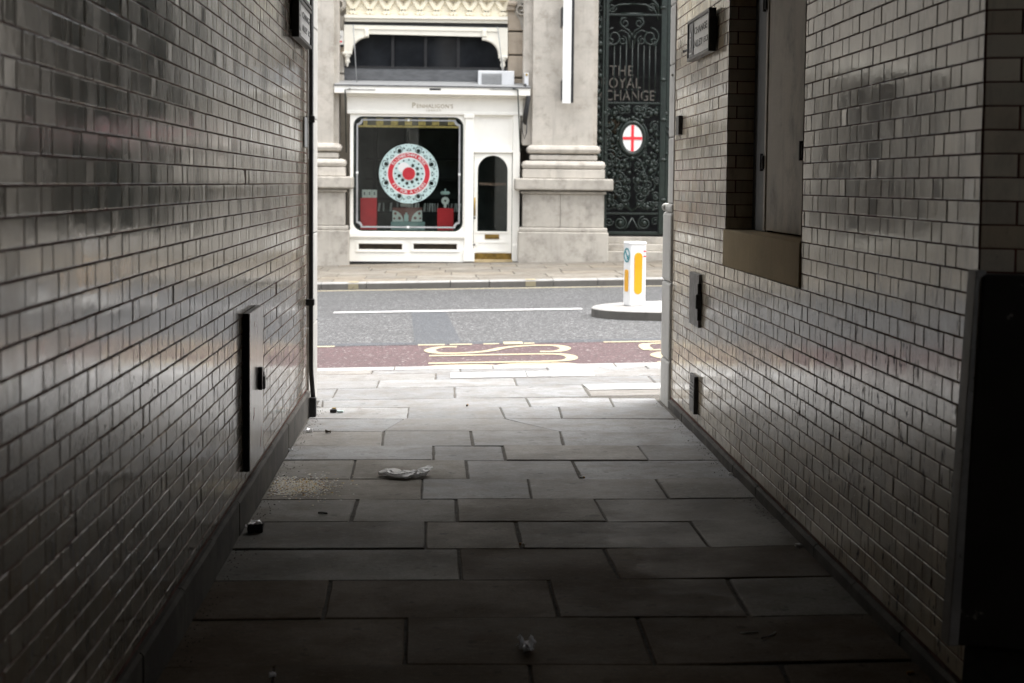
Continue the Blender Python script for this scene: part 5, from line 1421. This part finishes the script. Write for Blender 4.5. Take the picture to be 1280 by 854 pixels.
# black steel cabinet against the return wall
kt = wr(1218, 340); zt = kt.z-.0
cab = thing('steel_cabinet', (CO.x+.55, CO.y-.35, 0), 'big black steel cabinet with flaking paint against the return wall', 'cabinet')
def fcab(u, z, d):               # slightly wider at the foot
    lean = .055*(zt-z)/1.2
    return fs_(u-lean, z, d)
mb = MB()
def cabbox(u0, u1, z0, z1, d0, d1, mi=0, bev=.01):
    t = MB(); t.box((u0, d0, z0), (u1, d1, z1), 0, bev); mb.add([fcab(x, z, y) for x, y, z in t.v], [tuple(reversed(f)) for f in t.f], mi)
cabbox(.02, 1.5, .27, zt, .012, .10)
mb.build('body', 'flakes', cab)
mb = MB(); t = MB(); t.box((CO.x-.036, CO.y-.088, .27), (CO.x-.002, CO.y-.008, zt+.01), 0, .004)
mb.add([(x-.055*(zt-z)/1.2, y, z) for x, y, z in t.v], t.f); mb.build('edge_post', 'edgesteel', cab)
mb = MB(); cabbox(.05, 1.5, .0, .269, .02, .08); mb.build('plinth', 'blackmetal', cab)
mb = MB(); cabbox(.74, .75, .35, zt-.06, .101, .105, 0, 0); cabbox(.66, .68, .8, .95, .101, .14, 0, .004); mb.build('door_seam', 'blackmetal', cab)

# ------------------------------------------------------------------ litter
def crumple(pts, r, nseg, seed, amp, flat=.5, ends=.15):
    rg = random.Random(seed); mb = MB(); P_ = [Vector(p) for p in pts]; n = 22; vs = []
    cl = smooth([(p.x, p.y) for p in P_], 8) ; zz = smooth([(p.z, 0) for p in P_], 8)
    N = len(cl)
    for i in range(N):
        t = i/(N-1); tan = (cl[min(N-1, i+1)]-cl[max(0, i-1)]).normalized(); nn = Vector((-tan.y, tan.x))
        rad = r*(ends+(1-ends)*min(1, 5*t, 5*(1-t)))*(1+.35*mnoise.noise((t*7, seed, 0)))
        for k in range(n):
            a = 2*pi*k/n
            w = 1+amp*mnoise.noise((cos(a)*1.7+seed, sin(a)*1.7, t*9))+amp*.7*mnoise.noise((cos(a)*5, sin(a)*5+seed, t*22))
            p = Vector((cl[i].x, cl[i].y, zz[i].x))+Vector((nn.x, nn.y, 0))*cos(a)*rad*w+Vector((0, 0, 1))*max(-.9, sin(a))*rad*flat*w
            vs.append(p)
    fs = [(i*n+k, i*n+(k+1) % n, (i+1)*n+(k+1) % n, (i+1)*n+k) for i in range(N-1) for k in range(n)]+[tuple(reversed(range(n))), tuple(range((N-1)*n, N*n))]
    mb.add(vs, fs, 0, .5, False)
    lowest = min(v.z-gz(v.x) for v in vs)
    return mb, lowest
def settle(mb, z=.001):
    lo = min(v[2]-gz(v[0]) for v in mb.v); mb.v = [(x, y, zz-lo+z) for x, y, zz in mb.v]; return mb
a, b_ = ground(474, 597), ground(536, 596)
pts = [(a.x, a.y+.01, .02), (a.x+.06, a.y+.03, .03), (a.x+.12, a.y-.04, .025), (a.x+.2, a.y-.03, .03), (b_.x-.05, a.y-.01, .03), (b_.x, a.y+.05, .055)]
mb, _ = crumple(pts, .050, 0, 3, .5, .34, .5)
tag(settle(mb).build('crumpled_wrapper', 'cloth', loc=(a.x+.15, a.y, gz(a.x))), 'long crumpled white wrapper lying on the grey flagstones', 'wrapper')
# foil scrap near the camera, with two upright ears
c = ground(658, 815)
mb = MB(); bm = bmesh.new(); bmesh.ops.create_icosphere(bm, subdivisions=4, radius=.031)
for v in bm.verts:
    q = v.co*70
    n_ = .72+.75*abs(mnoise.noise(q))+.4*mnoise.noise(v.co*150); x, y, z = v.co.x*n_*1.0, v.co.y*n_*.85, v.co.z*n_*.8
    for ex, w_, hgt_ in ((-.024, .011, .030), (.019, .010, .024)):
        k_ = max(0, 1-abs(v.co.x-ex)/w_)
        if v.co.z > .002: z += hgt_*k_*(.6+.4*abs(mnoise.noise(q*.5)))
    if v.co.z > .012 and abs(v.co.x) < .012: z *= .45
    v.co = Vector((x, y, z))
for v in bm.verts: v.co += Vector((c.x, c.y, gz(c.x)+.02))
mb.bm(bm); tag(settle(mb).build('foil_scrap', 'foil', loc=(c.x, c.y, gz(c.x))), 'crushed silver foil scrap alone on the dark nearest flagstones', 'foil')
# crushed black packet by the left skirting
c = ground(319, 667)
pk = thing('crushed_packet', (c.x, c.y, gz(c.x)), 'crushed black packet with torn silver top beside the skirting', 'packet')
def lumpy(x0, x1, y0, y1, z0, z1, amp, seed, mb):
    bm = bmesh.new(); bmesh.ops.create_cube(bm, size=1); bmesh.ops.subdivide_edges(bm, edges=bm.edges[:], cuts=5, use_grid_fill=True)
    for v in bm.verts:
        p = Vector((x0+(v.co.x+.5)*(x1-x0), y0+(v.co.y+.5)*(y1-y0), z0+(v.co.z+.5)*(z1-z0))); q = Vector((p.x*45+seed, p.y*45, p.z*45))
        v.co = p+Vector((mnoise.noise(q), mnoise.noise(q+Vector((9, 0, 0))), mnoise.noise(q+Vector((0, 9, 0)))))*amp
    mb.bm(bm); return mb
mb = lumpy(c.x-.037, c.x+.037, c.y-.005, c.y+.045, gz(c.x)+.001, gz(c.x)+.042, .006, 1, MB()); settle(mb).build('pack', 'black', pk)
zt0 = gz(c.x)+.037; mb = lumpy(c.x-.03, c.x+.028, c.y+.0, c.y+.04, zt0, zt0+.018, .012, 5, MB()); mb.build('foil', 'foil', pk)
# small dark lighter with a pale end at the mouth
c = ground(420, 516)
lt = thing('lighter', (c.x, c.y, gz(c.x)), 'small dark lighter with a pale end at the passage mouth', 'lighter')
mb = MB(); mb.box((c.x-.045, c.y-.015, gz(c.x)+.001), (c.x+.005, c.y+.02, gz(c.x)+.028), 0, .006); mb.build('body', 'black', lt)
mb = MB(); mb.box((c.x+.006, c.y-.01, gz(c.x)+.001), (c.x+.055, c.y+.015, gz(c.x)+.018), 0, .005); mb.build('cap', 'teal', lt)
mb = MB(); mb.box((c.x-.03, c.y-.005, gz(c.x)+.0285), (c.x+.0, c.y+.015, gz(c.x)+.038), 0, .004); mb.build('wheel', 'brass', lt)
# spilled grain
mb = MB(); rg = random.Random(9)
for i in range(2300):
    if i < 800: px, py = rg.gauss(352, 9), rg.uniform(597, 619)
    else: px, py = rg.gauss(372, 19), min(621, max(596, rg.gauss(608, 5)))
    if i > 2100: px, py = rg.gauss(392, 22), rg.gauss(609, 8)
    p = ground(px, py)
    if p.x < -.99: continue
    s = rg.uniform(.003, .0095)*(1 if i > 800 else .75); h = rg.uniform(.2, .5)
    a = rg.uniform(0, 6.3); vs = []
    for k in range(5): vs.append((p.x+s*cos(a+k*1.257)*rg.uniform(.7, 1.3), p.y+s*sin(a+k*1.257)*rg.uniform(.7, 1.3), gz(p.x)+.001))
    vs.append((p.x, p.y, gz(p.x)+.001+s*1.1*h))
    tone = rg.random() if i > 800 else rg.choice((.1, .2, .8, .85, .95, .25))
    mb.add(vs, [(k, (k+1) % 5, 5) for k in range(5)], 0, tone)
c = ground(372, 610)
tag(mb.build('spilled_grain', 'grain', loc=(c.x, c.y, gz(c.x))), 'scatter of spilled grain and crumbs against the skirting', 'crumbs', None, 'stuff')
# cigarette ends and scraps
def butt(px, py, ang, lab, l=.028, r=.0042, mats=('paper', 'tobacco'), cat='cigarette end', grp='cigarette ends on the flagstones'):
    p = ground(px, py); z = gz(p.x)+r+.0012; d = Vector((cos(ang), sin(ang), 0))*l/2
    root = thing('cigarette_end', (p.x, p.y, gz(p.x)), lab, cat, grp)
    mb = MB(); mb.tube([Vector((p.x, p.y, z))-d, Vector((p.x, p.y, z))+d*.2], r, 7); mb.build('paper', mats[0], root)
    mb = MB(); mb.tube([Vector((p.x, p.y, z))+d*.21, Vector((p.x, p.y, z))+d], r*1.02, 7); mb.build('filter', mats[1], root)
butt(403.5, 643, -.3, 'dark cigarette end lying between the grain and the crushed packet', .05, .006, ('darkbrown', 'black'))
butt(652.5, 682.5, -.9, 'tan cigarette end in a slab joint midway along the passage', .03, .007, ('tobacco', 'paper'))
butt(728, 598.5, .3, 'pale cigarette end at the joint beyond the long wrapper', .03, .006)
butt(584, 508, 1.4, 'brown cigarette end standing out on the pale paving by the mouth', .035, .008, ('darkbrown', 'tobacco'))
butt(1138, 843, .5, 'orange cigarette end in the dark corner near the cabinet', .025, .005, ('gem', 'tobacco'))
def scrap(px, py, s, mat, lab, seed):
    p = ground(px, py); mb = lumpy(p.x-s, p.x+s, p.y-s*.7, p.y+s*.7, gz(p.x)+.001, gz(p.x)+s*.8, s*.5, seed, MB())
    tag(settle(mb).build('paper_scrap', mat, loc=(p.x, p.y, gz(p.x))), lab, 'scrap', 'paper scraps along the walls')
scrap(998, 684, .014, 'paper', 'white paper scrap by the chipped wall opposite the black packet', 2)
scrap(913.5, 594, .013, 'paper', 'white paper scrap by the chipped wall farther towards the street', 3)
scrap(387, 540, .022, 'cloth', 'whitish scrap at the foot of the downpipe', 4)
scrap(410, 541.5, .018, 'darkbrown', 'brown scrap on the flags just off the downpipe foot', 5)
scrap(363, 564, .013, 'cloth', 'tiny pale scrap at the skirting below the steel cupboard', 6)
scrap(341, 846, .012, 'cloth', 'pale scrap in a joint on the darkest foreground flags', 7)
scrap(306, 659, .010, 'cloth', 'tiny pale scrap touching the skirting by the black packet', 8)
p = ground(963, 797); mb = MB(); mb.tube([(p.x-.04, p.y-.03, gz(p.x)+.006), (p.x, p.y, gz(p.x)+.007), (p.x+.03, p.y+.05, gz(p.x)+.006)], .0028, 6)
tag(mb.build('twig', 'black', loc=(p.x, p.y, gz(p.x))), 'short dark twig on the damp flags near the cabinet', 'twig')
p = ground(937, 793); mb = MB(); mb.tube([(p.x-.035, p.y, gz(p.x)+.005), (p.x+.035, p.y+.01, gz(p.x)+.005)], .0025, 6)
tag(mb.build('straw', 'offwhite', loc=(p.x, p.y, gz(p.x))), 'short pale straw beside the dark twig', 'straw')
# grit gathered along the skirtings and in the joints
mb = MB(); rg = random.Random(13)
for i in range(900):
    y = rg.uniform(5.2, 12.2); s = rg.uniform(.0015, .005)
    x = (-1.0+abs(rg.gauss(0, .05))) if rg.random() < .55 else (1.665-abs(rg.gauss(0, .04)))
    vs = [(x+s*cos(k*2.1+i), y+s*sin(k*2.1+i), gz(x)+.001) for k in range(3)]+[(x, y, gz(x)+.001+s)]
    mb.add(vs, [(0, 1, 3), (1, 2, 3), (2, 0, 3)], 0, .3)
tag(mb.build('grit', 'grout', loc=(0, 8, 0)), 'dark grit gathered along the foot of both walls', 'grit', None, 'stuff')

# ------------------------------------------------------------------ light, sky, camera
W = bpy.data.worlds.new('World'); S.world = W; W.use_nodes = True
nt = W.node_tree; nt.nodes.clear()
SUN_EL, SUN_AZ = R(74), R(70)          # azimuth measured from +Y towards +X
sky = nt.nodes.new('ShaderNodeTexSky'); sky.sky_type = 'NISHITA'; sky.sun_disc = False
sky.sun_elevation = SUN_EL; sky.sun_rotation = SUN_AZ; sky.air_density = 1.0; sky.dust_density = 6.0; sky.ozone_density = 1.0; sky.altitude = 0
hs_ = nt.nodes.new('ShaderNodeHueSaturation'); hs_.inputs['Saturation'].default_value = .22
bg = nt.nodes.new('ShaderNodeBackground'); bg.inputs['Strength'].default_value = .15
wo = nt.nodes.new('ShaderNodeOutputWorld')
nt.links.new(sky.outputs[0], hs_.inputs['Color']); nt.links.new(hs_.outputs[0], bg.inputs[0]); nt.links.new(bg.outputs[0], wo.inputs[0])
sl_ = bpy.data.lights.new('Sun', 'SUN'); sl_.energy = 1.5; sl_.angle = R(80); sl_.color = (1, .97, .93)
so = bpy.data.objects.new('Sun', sl_); COL.objects.link(so)
d = -Vector((sin(SUN_AZ)*cos(SUN_EL), cos(SUN_AZ)*cos(SUN_EL), sin(SUN_EL)))
so.rotation_euler = d.to_track_quat('-Z', 'Y').to_euler(); so.location = (0, 20, 30)

cd = bpy.data.cameras.new('Camera'); cam = bpy.data.objects.new('Camera', cd); COL.objects.link(cam); S.camera = cam
cd.sensor_width = 36; cd.sensor_fit = 'HORIZONTAL'; cd.lens = 36*FOC/1280; cd.shift_y = (CY-427)/1280; cd.clip_end = 500; cd.clip_start = .05
from mathutils import Matrix
# level camera looking +Y, then pitch, yaw, roll
m_ = Matrix.Rotation(-YAW, 4, 'Z') @ Matrix.Rotation(R(90)-PITCH, 4, 'X') @ Matrix.Rotation(ROLL, 4, 'Z')
cam.matrix_world = Matrix.Translation((0, 0, H0)) @ m_
cd.dof.use_dof = True; cd.dof.focus_distance = 10.0; cd.dof.aperture_fstop = 4.0

S.render.engine = 'CYCLES'
S.cycles.use_denoising = True
S.cycles.max_bounces = 10; S.cycles.diffuse_bounces = 6; S.cycles.glossy_bounces = 6; S.cycles.transparent_max_bounces = 12
S.cycles.sample_clamp_indirect = 6
S.view_settings.view_transform = 'Standard'; S.view_settings.look = 'None'; S.view_settings.gamma = 1; S.view_settings.use_curve_mapping = False
S.view_settings.exposure = 2.08
